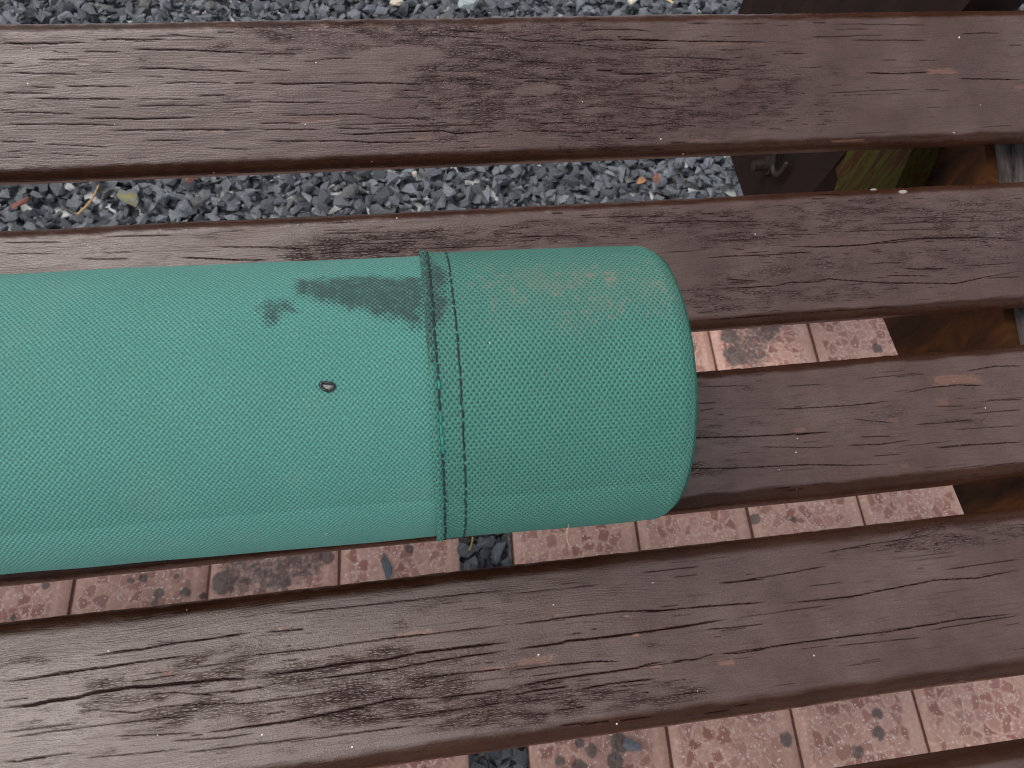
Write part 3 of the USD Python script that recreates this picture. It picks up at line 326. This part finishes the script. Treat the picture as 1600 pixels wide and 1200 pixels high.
stone('cream_pebble', MI['cream2'], (.016, .011, .010), 'stone_cream', 'cream pebble in the gravel tucked under the front edge of the rear slat', 'pebble', .013, .1, 10, 30)
stone('pale_stone', MI['pale1'], (.020, .014, .010), 'stone_cream', 'buff stone on the gravel left of the pale straw behind the rear slat', 'stone', .013, .6, 12)
stone('pale_stone', MI['pale2'], (.010, .009, .008), 'stone_cream', 'tiny pale grit stone on slate between the two rear slats', 'stone', .013, .6, 13)
stone('slate_flake', MI['chip1'], (.034, .014, .008), 'slate_1', 'pointed dark slate flake lying on the red paving beside the gravel strip', 'slate chip', .005, 1.75, 14, 10)
stone('slate_flake', MI['chip2'], (.026, .016, .010), 'slate_3', 'blue grey slate flake on the paving below the front slat', 'slate chip', .006, -.6, 15, 10)
def rod(p, q, r0, r1, bend=.0):
    p, q = np.array(p, float), np.array(q, float); t = np.linspace(0, 1, 9); d = q - p; s = np.cross(d, [0, 0, 1.]); s /= np.linalg.norm(s)
    c = p + t[:, None] * d + s * (bend * np.sin(np.pi * t) * np.linalg.norm(d))[:, None]
    up = np.array([0, 0, 1.]); rr = r0 + (r1 - r0) * t
    a = np.linspace(0, 2 * np.pi, 8, endpoint=False)
    v = (c[:, None, :] + rr[:, None, None] * (np.cos(a)[None, :, None] * s + np.sin(a)[None, :, None] * up)).reshape(-1, 3)
    f = grid_faces(9, 8, True); v = np.vstack([v, c[:1], c[-1:]]); n = len(v)
    caps = [[(i + 1) % 8, i, n - 2] for i in range(8)] + [[64 + i, 64 + (i + 1) % 8, n - 1] for i in range(8)]
    f3 = np.vstack([f[:, [0, 1, 2]], f[:, [0, 2, 3]], caps])
    return trimesh.Trimesh(v, f3, process=False)
obj('twig', rod((*MI['twig0'], .012), (*MI['twig1'], .019), .0016, .0010, .08), 'straw', smooth=True, label='thin tan twig lying slanted on the slate left of the lichen stone', cat='twig')
obj('straw', rod((*MI['straw0'], .016), (*MI['straw1'], .016), .0026, .0016, .05), 'straw_pale', smooth=True, label='short pale straw stalk on gravel behind the rear slat', cat='straw')
def leaf(p, q, w, m, label):
    p, q = np.array(p, float), np.array(q, float); t = np.linspace(0, 1, 9); d = q - p; s = np.cross(d, [0, 0, 1.]); s /= np.linalg.norm(s)
    L = []
    for k, zz in ((0, 0), (1, .0006)):
        for e in (-1, 0, 1): L.append(p + t[:, None] * d + s * (e * w * np.sin(np.pi * np.clip(t * .92 + .05, 0, 1)))[:, None] + np.array([0, 0, 1.]) * (zz + .002 * np.abs(e) + .003 * np.sin(3 * t))[:, None])
    v = np.vstack(L); f = []
    for i in range(8):
        for e in (0, 1):
            f.append([e * 9 + i, e * 9 + i + 1, (e + 1) * 9 + i + 1, (e + 1) * 9 + i]); o = 27; f.append([o + e * 9 + i, o + (e + 1) * 9 + i, o + (e + 1) * 9 + i + 1, o + e * 9 + i + 1])
        f.append([i, i + 27, i + 28, i + 1]); f.append([18 + i, 19 + i, 46 + i, 45 + i])
    return obj('leaf_scrap', (v, np.array(f)), m, smooth=True, label=label, cat='leaf')
leaf((*MI['leaf0'], .015), (*MI['leaf1'], .018), .005, 'leaf_orange', 'curled orange brown leaf scrap on slate close to the dark bench leg')
leaf((MI['yel'][0] - .006, MI['yel'][1] - .004, .015), (MI['yel'][0] + .007, MI['yel'][1] + .006, .017), .004, 'leaf_lime', 'small yellow green leaf scrap on gravel beside the dark rear leg')
g0 = pav(.0765, .243); g1 = pav(.0700, .205); g2 = pav(.0415, .236); g3 = pav(.0455, .205)
for (a, b, lab) in ((pav(.070, .222), pav(.079, .226), 'orange needle scrap at the right side of the gravel strip between pavers'), (pav(.0395, .205), pav(.043, .230), 'thin tan needle at the left side of the gravel strip between pavers')):
    obj('needle', rod((*a, .0), (*b, .002), .0011, .0007, .1), 'straw', smooth=True, label=lab, cat='needle')

# ---------------------------------------------------------------- the bench
bench = thing('garden_bench', 'dark brown slatted wooden bench with weathered, cracked paint', 'bench')
TH, RC = .024, .0075
XL, XR = -1.05, .47
def slat(rear, front, wid, key, seed, ncr=120, ext=.0068, label=None, tone=1.0):
    rear, front = np.array(rear), np.array(front); e = (front - rear) / np.linalg.norm(front - rear); nn = np.array([-e[1], e[0]])
    if nn[1] < 0: nn = -nn
    lit = wid * 1000 - .6; wid += ext
    rs = np.random.RandomState(seed)
    x = np.r_[np.arange(XL, -.62, .012), np.arange(-.62, -.30, .0022), np.arange(-.30, .45, .0009), np.arange(.45, XR + .001, .005)]
    # profile: (s, h), outward normal (a, b), arc coordinate q (mm, equals s on top)
    prof = []
    for h in np.linspace(-TH + RC, -RC, 5): prof.append((0, h, -1, 0, -(-h - RC) - RC * 1.57))
    for a in np.linspace(0, 90, 14)[1:-1]:
        c, s = math.cos(math.radians(a)), math.sin(math.radians(a)); prof.append((RC - RC * c, -RC + RC * s, -c, s, -RC * 1.57 * (1 - a / 90) + RC))
    for q in np.arange(RC, wid - RC + 1e-6, .00042): prof.append((q, 0, 0, 1, q))
    for a in np.linspace(90, 0, 16)[1:-1]:
        c, s = math.cos(math.radians(a)), math.sin(math.radians(a)); prof.append((wid - RC + RC * c, -RC + RC * s, c, s, wid - RC + RC * 1.57 * (1 - a / 90)))
    for h in np.linspace(-RC, -TH + RC, 6): prof.append((wid, h, 1, 0, wid + RC * .57 + (-h - RC)))
    for a in np.linspace(0, -90, 5)[1:-1]:
        c, s = math.cos(math.radians(a)), math.sin(math.radians(a)); prof.append((wid - RC + RC * c, -TH + RC + RC * s, c, s, wid + .02))
    for q in np.linspace(wid - RC, RC, 6): prof.append((q, -TH, 0, -1, wid + .03))
    for a in np.linspace(-90, -180, 5)[1:-1]:
        c, s = math.cos(math.radians(a)), math.sin(math.radians(a)); prof.append((RC + RC * c, -TH + RC + RC * s, c, s, -.03))
    prof = np.array(prof); S, H, NA, NB, Q = prof.T
    N, M = len(x), len(prof)
    q = Q * 1000; xm = x * 1000
    topw = np.clip(NB, 0, 1)
    crack = np.zeros((N, M), np.float32)
    def put(xs, qs, wd, amp, jag, taper=True):
        lo, hi = np.searchsorted(xm, xs[0]), np.searchsorted(xm, xs[-1])
        if hi - lo < 3: return
        xx = xm[lo:hi]; n = hi - lo
        wob = rs.normal(0, 1, n) * jag * .55 + smooth1(rs.normal(0, 1, n), 3) * jag * 1.3 + smooth1(rs.normal(0, 1, n), 14) * jag * 2.0
        cq = np.interp(xx, xs, qs) + wob
        t = np.linspace(0, 1, n); tp = np.clip(np.minimum(t, 1 - t) * 7, 0, 1) ** .6 if taper else 1
        ww = wd * (.42 + 1.0 * smooth1(rs.uniform(0, 1, n), 4)) * (.45 + .55 * tp)
        j0, j1 = np.searchsorted(q[:KT], cq.min() - 2), np.searchsorted(q[:KT], cq.max() + 2)
        if j1 <= j0: return
        d = np.abs(q[None, j0:j1] - cq[:, None]) / ww[:, None]
        tc = (amp * tp)[:, None] if np.ndim(tp) else amp
        val = (tc * (np.clip(1 - d ** 2, 0, 1) ** .7 if wd > .35 else np.exp(-d ** 2))).astype(np.float32)
        crack[lo:hi, j0:j1] = np.maximum(crack[lo:hi, j0:j1], val)
    KT = int(np.argmax(Q >= wid + RC * .57 + .010)) if (Q >= wid + RC * .57 + .010).any() else M
    for c in (CRACKS.get(key, []) if key else []):
        w = c[0]; xs = np.array([p[0] for p in c[1:]]); qs = np.array([p[1] for p in c[1:]])
        if xs[0] < xs[-1]: put(xs, qs, w * .52, min(1, .55 + .4 * w), .10)
    patches = PATCHES.get(key, []) if key else []
    def craze_at(X, Y):
        v = 0 * X
        for px, pq, hx, hq, k in patches: v = np.maximum(v, k * np.clip(1.5 - ((X - px) / hx) ** 2 - ((Y - pq) / hq) ** 2, 0, 1))
        return v
    for i in range(ncr):                                   # small random checks along the grain
        x0 = rs.uniform(-300, 440); L = float(np.clip(rs.lognormal(2.75, .6), 5, 70)); q0 = rs.uniform(3, wid * 1000 - 3); sl = rs.normal(0, .012)
        put(np.array([x0, x0 + L]), np.array([q0, q0 + sl * L]), rs.uniform(.14, .25), rs.uniform(.25, .75), .06)
    for i in range(int(ncr * .6)):
        x0 = rs.uniform(-620, -320); L = rs.uniform(12, 90); q0 = rs.uniform(3, wid * 1000 - 3); put(np.array([x0, x0 + L]), np.array([q0, q0 + rs.normal(0, .012) * L]), rs.uniform(.2, .4), rs.uniform(.5, 1), .08)
    for px, pq, hx, hq, k in patches:                      # dense short checks inside the crazed patches
        for i in range(int(.10 * hx * hq * k * 1.0)):
            x0 = px + rs.uniform(-1.1, 1.1) * hx; q0 = pq + rs.uniform(-1.1, 1.1) * hq; L = rs.uniform(3, 13)
            if 2 < q0 < wid * 1000 - 2 and rs.rand() < craze_at(np.array(x0 + L / 2), np.array(q0)) + .05:
                put(np.array([x0, x0 + L]), np.array([q0, q0 + rs.normal(0, .03) * L]), rs.uniform(.14, .25), rs.uniform(.4, .9), .11)
    smooth_spots = {'s1': [(10, 21.5, 24, 4.6), (201, 41, 6.5, 3.2), (86, 41, 13, 3)], 's2': [(222, 14, 9, 4)]}.get(key, [])
    XX, QQ = np.meshgrid(xm, q, indexing='ij')
    P3 = np.stack([XX / 14, QQ / 5, 0 * XX + seed * 7.7], -1)
    n1 = meshkit.fbm(P3, 4, seed)
    cz = craze_at(XX, QQ)
    craze = np.clip((cz * 1.15 + (n1 - .5) * 1.6 - .12), 0, 1) * topw[None] + np.clip((n1 - .60) * 1.2, 0, .22) * topw[None]
    craze = np.clip(craze, 0, 1)
    for px, pq, hx, hq in smooth_spots:
        bare_of = np.clip(1.6 - ((XX - px) / hx) ** 2 - ((QQ - pq) / hq) ** 2 + (n1 - .5) * 2.2, 0, 1); craze = craze * (1 - bare_of); crack = crack * (1 - .9 * bare_of)
    chip = np.zeros((N, M), np.float32)
    for cx, cq, hx, hq in (CHIPS.get(key, []) if key else []):
        d = np.maximum(np.abs(XX - cx) / hx, np.abs(QQ - cq) / max(hq, .6)) + (meshkit.fbm(np.stack([XX / 2.2, QQ / 1.0, 0 * XX], -1), 3, 5) - .5) * .9
        chip = np.maximum(chip, np.clip((1.05 - d) * 5, 0, 1) * ((.4 + .5 * rs.rand()) * {'s1': .9 if cx > 250 else .38, 's3': .5}.get(key, .85)))
    # fresher stain on the flanks, wandering edge; their dark also stands in for shade
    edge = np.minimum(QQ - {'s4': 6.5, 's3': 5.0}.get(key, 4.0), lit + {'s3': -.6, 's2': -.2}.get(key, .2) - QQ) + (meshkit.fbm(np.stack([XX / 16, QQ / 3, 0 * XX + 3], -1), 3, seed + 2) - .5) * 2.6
    worn_unshaded = np.clip(edge / {'s4': 3.0}.get(key, 1.8), 0, 1) * tone
    lump = (meshkit.fbm(np.stack([XX / 60, QQ / 14, 0 * XX + seed], -1), 3, seed + 1) - .5) * .0011 + (n1 - .5) * .00022 * topw[None]
    crack = np.clip(crack, 0, 1)
    ragged = (meshkit.fbm(np.stack([XX / 5, QQ / 4, 0 * XX + seed], -1), 3, seed + 4) - .5) * .0008 * (np.abs(topw - .55) < .44)[None]
    disp = lump + ragged - crack ** 1.6 * .00042 * (topw[None] > .2) - chip * .00035
    s = S[None] + NA[None] * disp; h = H[None] + NB[None] * disp
    bow = .0006 * np.sin(x * 3.1 + seed)
    Y = rear[0] + s * e[0] + h * nn[0]; Z = rear[1] + s * e[1] + h * nn[1] + GZ + bow[:, None]
    v = np.stack([np.repeat(x[:, None], M, 1), Y, Z], -1).reshape(-1, 3)
    f = grid_faces(N, M, True)
    v = np.vstack([v, v[:M].mean(0), v[-M:].mean(0)]); k = np.arange(M)
    f3 = np.vstack([f[:, [0, 1, 2]], f[:, [0, 2, 3]], np.stack([(k + 1) % M, k, 0 * k + N * M], -1), np.stack([(N - 1) * M + k, (N - 1) * M + (k + 1) % M, 0 * k + N * M + 1], -1)])
    mid = (np.array([rear[0], rear[1] + GZ]) + np.array([front[0], front[1] + GZ])) / 2 - nn * TH / 2
    tm = trimesh.Trimesh(v, f3, process=False)
    if np.mean(np.einsum('ij,ij->i', tm.face_normals, tm.triangles_center - np.r_[0, mid])[::97] * (np.abs(tm.face_normals[::97, 0]) < .5)) < 0: f3 = f3[:, ::-1]
    flow = (meshkit.fbm(np.stack([XX / 70, QQ / 30, 0 * XX + seed * 3.3], -1), 2, seed + 9) - .5) * .010
    uv = np.stack([XX / 1000 + seed * .77, QQ / 1000 + flow + seed * .31], -1).reshape(-1, 2)
    uv = np.vstack([uv, uv[:1], uv[-1:]])
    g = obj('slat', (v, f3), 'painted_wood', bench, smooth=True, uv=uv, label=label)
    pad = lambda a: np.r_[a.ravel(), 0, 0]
    prim_float(g, 'crack', pad(np.clip(crack * 1.5, 0, 1))); prim_float(g, 'chip', pad(chip)); prim_float(g, 'craze', pad(craze)); prim_float(g, 'worn_unshaded', pad(worn_unshaded))
SL = [((.3718, -.2927), (.3104, -.3357), .075, 's1'), ((.2824, -.3468), (.2139, -.3773), .075, 's2'), ((.1874, -.3857), (.1138, -.4), .075, 's3'), ((.0905, -.4013), (.0085, -.4027), .082, 's4'), ((-.0310, -.416), (-.0995, -.430), .070, None)]
for i, (r, f, w, k) in enumerate(SL):
    slat(r, f, w, k, 21 + i, 130 if k else 90, (.0050, .0047, .0062, .0055, .004)[i])

def side(poly, x0, x1):
    m = trimesh.creation.extrude_polygon(Polygon(poly).buffer(-.002, join_style=1).buffer(.002, join_style=1), x1 - x0)
    v = m.vertices; m.vertices = np.stack([x0 + v[:, 2], v[:, 0], v[:, 1] + GZ], -1)
    return trimesh.Trimesh(m.vertices, m.faces[:, ::-1], process=False)
# undersides of the slats give the rail its curved top
def under(r, f, d=.0228):
    r, f = np.array(r), np.array(f); e = (f - r) / np.linalg.norm(f - r); n = np.array([-e[1], e[0]]); n = n if n[1] > 0 else -n
    return [tuple(r - n * d), tuple(f - n * d)]
curve = [p for r, f, w, k in SL for p in under(r, f, .030)]
cap_top = [p for r, f, w, k in SL for p in under(r, f, .0250)]
rail = curve + [(-.10, -.50), (-.06, -.512), (.30, -.520), (.44, -.505), (.43, -.36)]
for x0, x1 in ((.395, .437), (-1.02, -.978)):
    near = x0 > 0
    obj('seat_rail', side(rail, x0, x1), 'rail_brown', bench)
    obj('rail_top', side(cap_top + [(a, b + .0006) for a, b in curve[::-1]], x0 + .007, x1 - .002), 'grey_wood', bench, label='pale grey weathered strip on top of the seat rail')
    obj('front_leg', side([(.02, -.513), (.10, -.516), (.10, -.82), (.02, -.82)], x0 + .001, x1 - .001), 'leg_brown', bench)
    obj('rear_leg', side([(.398, -.20), (.452, -.655), (.462, -.82), (.525, -.82), (.530, -.660), (.600, -.660), (.700, -.560), (.700, -.10), (.640, -.06)], x0 - .002, x1 - .002), 'leg_brown', bench)
    o = -.024 if near else .043
    obj('back_support', side([(.315, -.50), (.385, -.505), (.425, -.41), (.434, -.388), (.362, -.372), (.355, -.38)], x0 + o, x0 + o + .0235), 'green_brown', bench)
    if near:
        pass
# bolt, nut and washer under the second slat gap
def cyl(r, h, p, n=24):
    c = trimesh.creation.cylinder(r, h, sections=n); c.apply_transform(trimesh.transformations.rotation_matrix(math.pi / 2, [0, 1, 0])); c.apply_translation(p); return c
bz = lambda z: z + GZ
bolt = obj('bolt', trimesh.util.concatenate([cyl(.0055, .020, (.384, .516, bz(-.592)), 20), cyl(.0095, .003, (.3905, .516, bz(-.592)), 24)]), 'bolt_rust', bench)
hook = []
for a0 in np.linspace(-.2, math.pi + .2, 14):
    s = trimesh.creation.icosphere(1, .0028); s.apply_translation([.386, .497 + .012 * math.cos(a0), bz(-.560) - .020 * math.sin(a0)]); hook.append(s)
obj('bracket', trimesh.util.concatenate([trimesh.convex.convex_hull(np.vstack([hook[i].vertices, hook[i + 1].vertices])) for i in range(13)]), 'bolt_rust', bench, smooth=60)
r2, f2 = np.array(SL[1][0]), np.array(SL[1][1]); e2 = (f2 - r2) / np.linalg.norm(f2 - r2); n2_ = np.array([-e2[1], e2[0]]); n2_ = n2_ if n2_[1] > 0 else -n2_
for xx, ss, hh, sz, lab in ((.3108, .0042, -.0006, (.0030, .0011, .0004), 'pale dried bird dropping on the rear edge of the second slat, at the right'), (.2935, .0012, -.0036, (.0022, .0007, .0004), 'tiny pale bird dropping on the back edge of the second slat')):
    dm = trimesh.creation.icosphere(3); v = dm.vertices * (1 + .5 * (meshkit.fbm(dm.vertices * 2 + 3, 3, 2)[:, None] - .5)); a_ = 0
    P2 = r2 + e2 * ss + n2_ * hh
    dm = trimesh.Trimesh(np.stack([xx + v[:, 0] * sz[0], P2[0] + e2[0] * v[:, 1] * sz[1] + n2_[0] * v[:, 2] * sz[2], P2[1] + GZ + e2[1] * v[:, 1] * sz[1] + n2_[1] * v[:, 2] * sz[2]], -1), dm.faces[:, ::-1], process=False)
    obj('bird_dropping', dm, 'bird_lime', smooth=True, label=lab, cat='dropping')

# ---------------------------------------------------------------- the green canvas tube
AX0 = np.array([0, .15528, -.32608 + GZ]); D = np.array([.999811796, -.0193976753, 0.]); D /= np.linalg.norm(D); SDV = np.array([-D[1], D[0], 0]); UPV = np.array([0, 0, 1.])
RT_ = .0645
def tube_pt(u, phi, r): return AX0 + u[..., None] * D + (r * np.cos(phi))[..., None] * UPV + (r * np.sin(phi))[..., None] * SDV
def soft_dent(U, P):
    c, d = np.cos(P) * 1.15, np.sin(P) * 1.15
    return (meshkit.fbm(np.stack([U * 13 + .4 * c, c * .8 + d * .55 + U * 7 + 5.3, d * .8 - c * .55 - U * 5 + 9.1], -1), 2, 4) - .5) * .0022
bag = thing('canvas_tube', 'faded green woven canvas tube with a stitched end cap lying across the bench slats', 'tube bag')
PH = np.linspace(-math.pi, math.pi, 361)[:-1]
def inside(polys, U, PHd, soft):
    v = np.zeros(U.size); pts = shapely.points(np.c_[U.ravel(), PHd.ravel() * 1.126])       # degrees to mm of arc
    for poly in polys:
        pg = Polygon([(a, b * 1.126) for a, b in poly]); d = shapely.distance(pts, pg.exterior); ins = shapely.contains(pg, pts)
        v = np.maximum(v, np.clip(.66 + np.where(ins, d, -d) / soft, 0, 1))
    return v.reshape(U.shape)
def shell(us, rr, mat_, name, stain=(), soft=5., tiltend=None, wob=1.0, dustfn=None, close=None):
    U, P = np.meshgrid(us, PH, indexing='ij'); Rr = np.repeat(np.asarray(rr, float)[:, None], len(PH), 1)
    soft_n = soft_dent(U, P) * wob
    Uw = U if tiltend is None else U + tiltend(U, P)
    pts = tube_pt(Uw, P, Rr + soft_n)
    if name == 'end_cap': soft_n = soft_n + .00035 * np.exp(-((U - .0105) / .004) ** 2) * np.sin(P * 92 + 3 * np.sin(P * 7)) * 1.0 + .0003 * np.exp(-((U - .0205) / .002) ** 2) * np.sin(P * 70)
    pts = tube_pt(Uw, P, Rr + soft_n)
    n, m = U.shape; f = grid_faces(n, m, True)[:, ::-1]
    arc = np.r_[0, np.cumsum(np.hypot(np.diff(us), np.diff(rr)))] + us[0]
    uv = np.stack([np.repeat(arc[:, None], m, 1), P * RT_], -1)
    # split the seam of the map at the underside: repeat the first column
    pts = np.concatenate([pts, pts[:, :1]], 1); uv = np.concatenate([uv, uv[:, :1] + [0, 2 * math.pi * RT_]], 1)
    f = grid_faces(n, m + 1, False)
    v = pts.reshape(-1, 3); tm = trimesh.Trimesh(v, np.vstack([f[:, [0, 1, 2]], f[:, [0, 2, 3]]]), process=False)
    k = len(tm.faces) // 2
    if np.einsum('ij,ij->i', tm.face_normals, tm.triangles_center - AX0 - ((tm.triangles_center - AX0) @ D)[:, None] * D).sum() < 0: f = f[:, ::-1]
    g = obj(name, (v, f), mat_, bag, smooth=True, uv=uv.reshape(-1, 2))
    cyc = lambda a: np.concatenate([a, a[:, :1]], 1)
    st = inside(stain, U * 1000, np.degrees(P), soft) if len(stain) else np.zeros_like(U)
    prim_float(g, 'stain', cyc(st))
    prim_float(g, 'dust', cyc(dustfn(U, P)) if dustfn else np.zeros(v.shape[0]))
    return g
def dust_body(U, P):
    a = meshkit.fbm(np.stack([U * 30, P * 2.2, 0 * U], -1), 4, 8)
    return np.clip((a - .66) * .5, 0, .03)
def dust_cap(U, P):
    a = meshkit.fbm(np.stack([U * 110, P * 8, 0 * U + 2], -1), 4, 9); b = np.exp(-((U - .075) / .045) ** 2 - ((np.degrees(P) - 16) / 16) ** 2)
    c = meshkit.fbm(np.stack([U * 420, P * 27, 0 * U + 5], -1), 3, 12)
    return np.clip((a - .50) * 2.2, 0, .5) * (.06 + b) * .30 + np.clip((c - .66) * 6, 0, .55) * (.10 + b) + .14 * b
us_b = np.r_[np.arange(-.60, -.34, .01), np.arange(-.34, .0125, .0015)]
shell(us_b, np.full(len(us_b), RT_), 'canvas_body', 'body', (STAIN, STAIN2), 7.0, dustfn=dust_body)
# end cap: sleeve with a folded hem, rounded shoulder and flat end
UE, RCAP, CR = .1178, .0652, .0092
a = np.linspace(0, 90, 22)
hem_u = [.0130, .0088, .0086, .0092, .0110, .0118, .0126, .0150]; hem_r = [RT_ - .001, RT_ + .0004, RT_ + .0016, RT_ + .0023, RT_ + .0022, RT_ + .00135, RT_ + .0016, RT_ + .0014]
str_u = np.arange(.0165, UE - CR, .0015); str_r = np.interp(str_u, [.0165, .0198, .0205, .0212, .03, UE - CR], [RT_ + .0013, RT_ + .0013, RT_ + .0008, RT_ + .0012, RT_ + .0011, RCAP - .0002])
cor_u = UE - CR + CR * np.sin(np.radians(a)); cor_r = RCAP - CR + CR * np.cos(np.radians(a))
end_r = np.linspace(RCAP - CR, .0005, 18)[1:]
cu = np.r_[hem_u, str_u, cor_u, np.full(len(end_r), UE) + .0015 * (1 - (end_r / RCAP) ** 2)]; cr = np.r_[hem_r, str_r, cor_r, end_r]
tilt = lambda U, P: np.clip((U - .03) / (UE - .03), 0, 1) * (.0004 * np.sin(P + .45))
shell(cu, cr, 'canvas_cap', 'end_cap', ([(6, 60), (6, -9)] + STAIN3[::-1], [(6, 50), (11.4, 50), (11.6, -14), (6, -14)]), 6., tiltend=tilt, wob=.8, dustfn=dust_cap)
# far end of the tube, left of the picture
shell(np.array([-.600, -.606, -.614, -.617, -.617]), np.array([RT_, RT_ - .001, RT_ - .010, RT_ - .02, .001]), 'canvas_cap', 'end_cap', wob=0)
def ring_pts(u, phis, dr, wav=0., seed=0):
    r = np.random.RandomState(seed); uu = u + smooth1(r.normal(0, 1, len(phis)), 4) * wav
    Rr = np.full(len(phis), RT_ + dr); U = uu
    sn = soft_dent(U, phis) * .8
    return tube_pt(U, phis, Rr + sn)
def sweep(c, r):
    c = np.asarray(c); t = np.gradient(c, axis=0); t /= np.linalg.norm(t, axis=1)[:, None]; b = np.cross(t, D); b /= np.linalg.norm(b, axis=1)[:, None]; n2 = np.cross(b, t)
    aa = np.linspace(0, 2 * math.pi, 6, endpoint=False)
    v = (c[:, None] + r * (np.cos(aa)[None, :, None] * b[:, None] + np.sin(aa)[None, :, None] * n2[:, None])).reshape(-1, 3); f = grid_faces(len(c), 6, True)
    return trimesh.Trimesh(v, np.vstack([f[:, [0, 1, 2]], f[:, [0, 2, 3]]]), process=False)
def stitches(u, length, gap, r, dr, wav, seed, keep=lambda p: True, sag=.0004):
    rr = np.random.RandomState(seed); out = []; p = math.radians(-120)
    while p < math.radians(120):
        L = length * rr.uniform(.8, 1.15) / RT_
        if keep(p):
            ph = np.linspace(p, p + L, 7); c = ring_pts(u + rr.normal(0, wav), ph, dr, 0, 1)
            ctr = c - (AX0 + ((c - AX0) @ D)[:, None] * D); ctr /= np.linalg.norm(ctr, axis=1)[:, None]
            c = c - ctr * (sag * (np.abs(np.linspace(-1, 1, 7)) ** 3))[:, None]; out.append(sweep(c, r))
        p += L + gap / RT_
    return trimesh.util.concatenate(out)
obj('stitching', stitches(.0121, .0034, .0011, .00042, .0018, .00012, 5, lambda p: not -.78 < p < -.60), 'thread_dark', bag, smooth=True, label='dark dashed stitches along the folded hem')
obj('stitching', stitches(.0121, .0030, .0012, .00055, .0019, .00015, 6, lambda p: -.80 < p < -.58 or -.42 < p < -.35), 'thread_green', bag, smooth=True, label='bright green replacement stitches in the hem')
obj('stitching', stitches(.0205, .0042, .0002, .00038, .00125, .00008, 7), 'thread_dark', bag, smooth=True, label='second thin dark line of stitching')
ph = np.linspace(-math.pi, math.pi, 181)
ca = math.radians(52); pu, pr = UE - CR + CR * math.sin(ca), RCAP - CR + CR * math.cos(ca)
cp = tube_pt(np.full(181, pu) + .0004 * np.sin(ph + .45), ph, pr + soft_dent(np.full(181, pu), ph) * .8)
obj('end_piping', sweep(cp, .0006), 'piping', bag, smooth=True)
# burn hole: a charred lip round a pale patch
def on_tube(u, phid, du, dv, dr):
    U, P = np.asarray(u + du), np.radians(phid) + np.asarray(dv) / RT_
    return tube_pt(U, P, RT_ + dr + soft_dent(U, P))
t = np.linspace(0, 2 * math.pi, 41); wv = 1 + .14 * np.sin(2 * t + 1) + .10 * np.sin(3 * t)
lipc = on_tube(-.0298, -20.1, .00215 * np.cos(t) * wv, .0016 * np.sin(t) * wv - .0005 * np.cos(t), .0004)
hb = obj('burn_hole', sweep(lipc, .00068), 'char', bag, smooth=True, label='small charred burn hole with a pale centre')
disc = np.vstack([on_tube(-.0298, -20.1, np.zeros(1), np.zeros(1), .00035), lipc[:-1] - UPV * .0001]); k = np.arange(40)
obj('lining', trimesh.Trimesh(disc, np.stack([0 * k, 1 + k, 1 + (k + 1) % 40], -1), process=False), 'foam_pale', str(hb.GetPath()))
# a stray thread below the cap, and the lime spot on the second slat
def fibre(pts, r=.00022):
    from scipy.interpolate import make_interp_spline
    p = np.array(pts); s = make_interp_spline(np.linspace(0, 1, len(p)), p, k=min(3, len(p) - 1))(np.linspace(0, 1, 16)); return sweep(s, r)
b0 = tube_pt(np.array([.067]), np.radians(np.array([-92.])), np.array([RT_ + .001]))[0]
obj('loose_fibre', fibre([b0, b0 + [-.0015, -.003, .0015], b0 + [-.002, -.006, -.001], b0 + [-.0005, -.009, -.005]], .00014), 'fibre', bag, smooth=True)
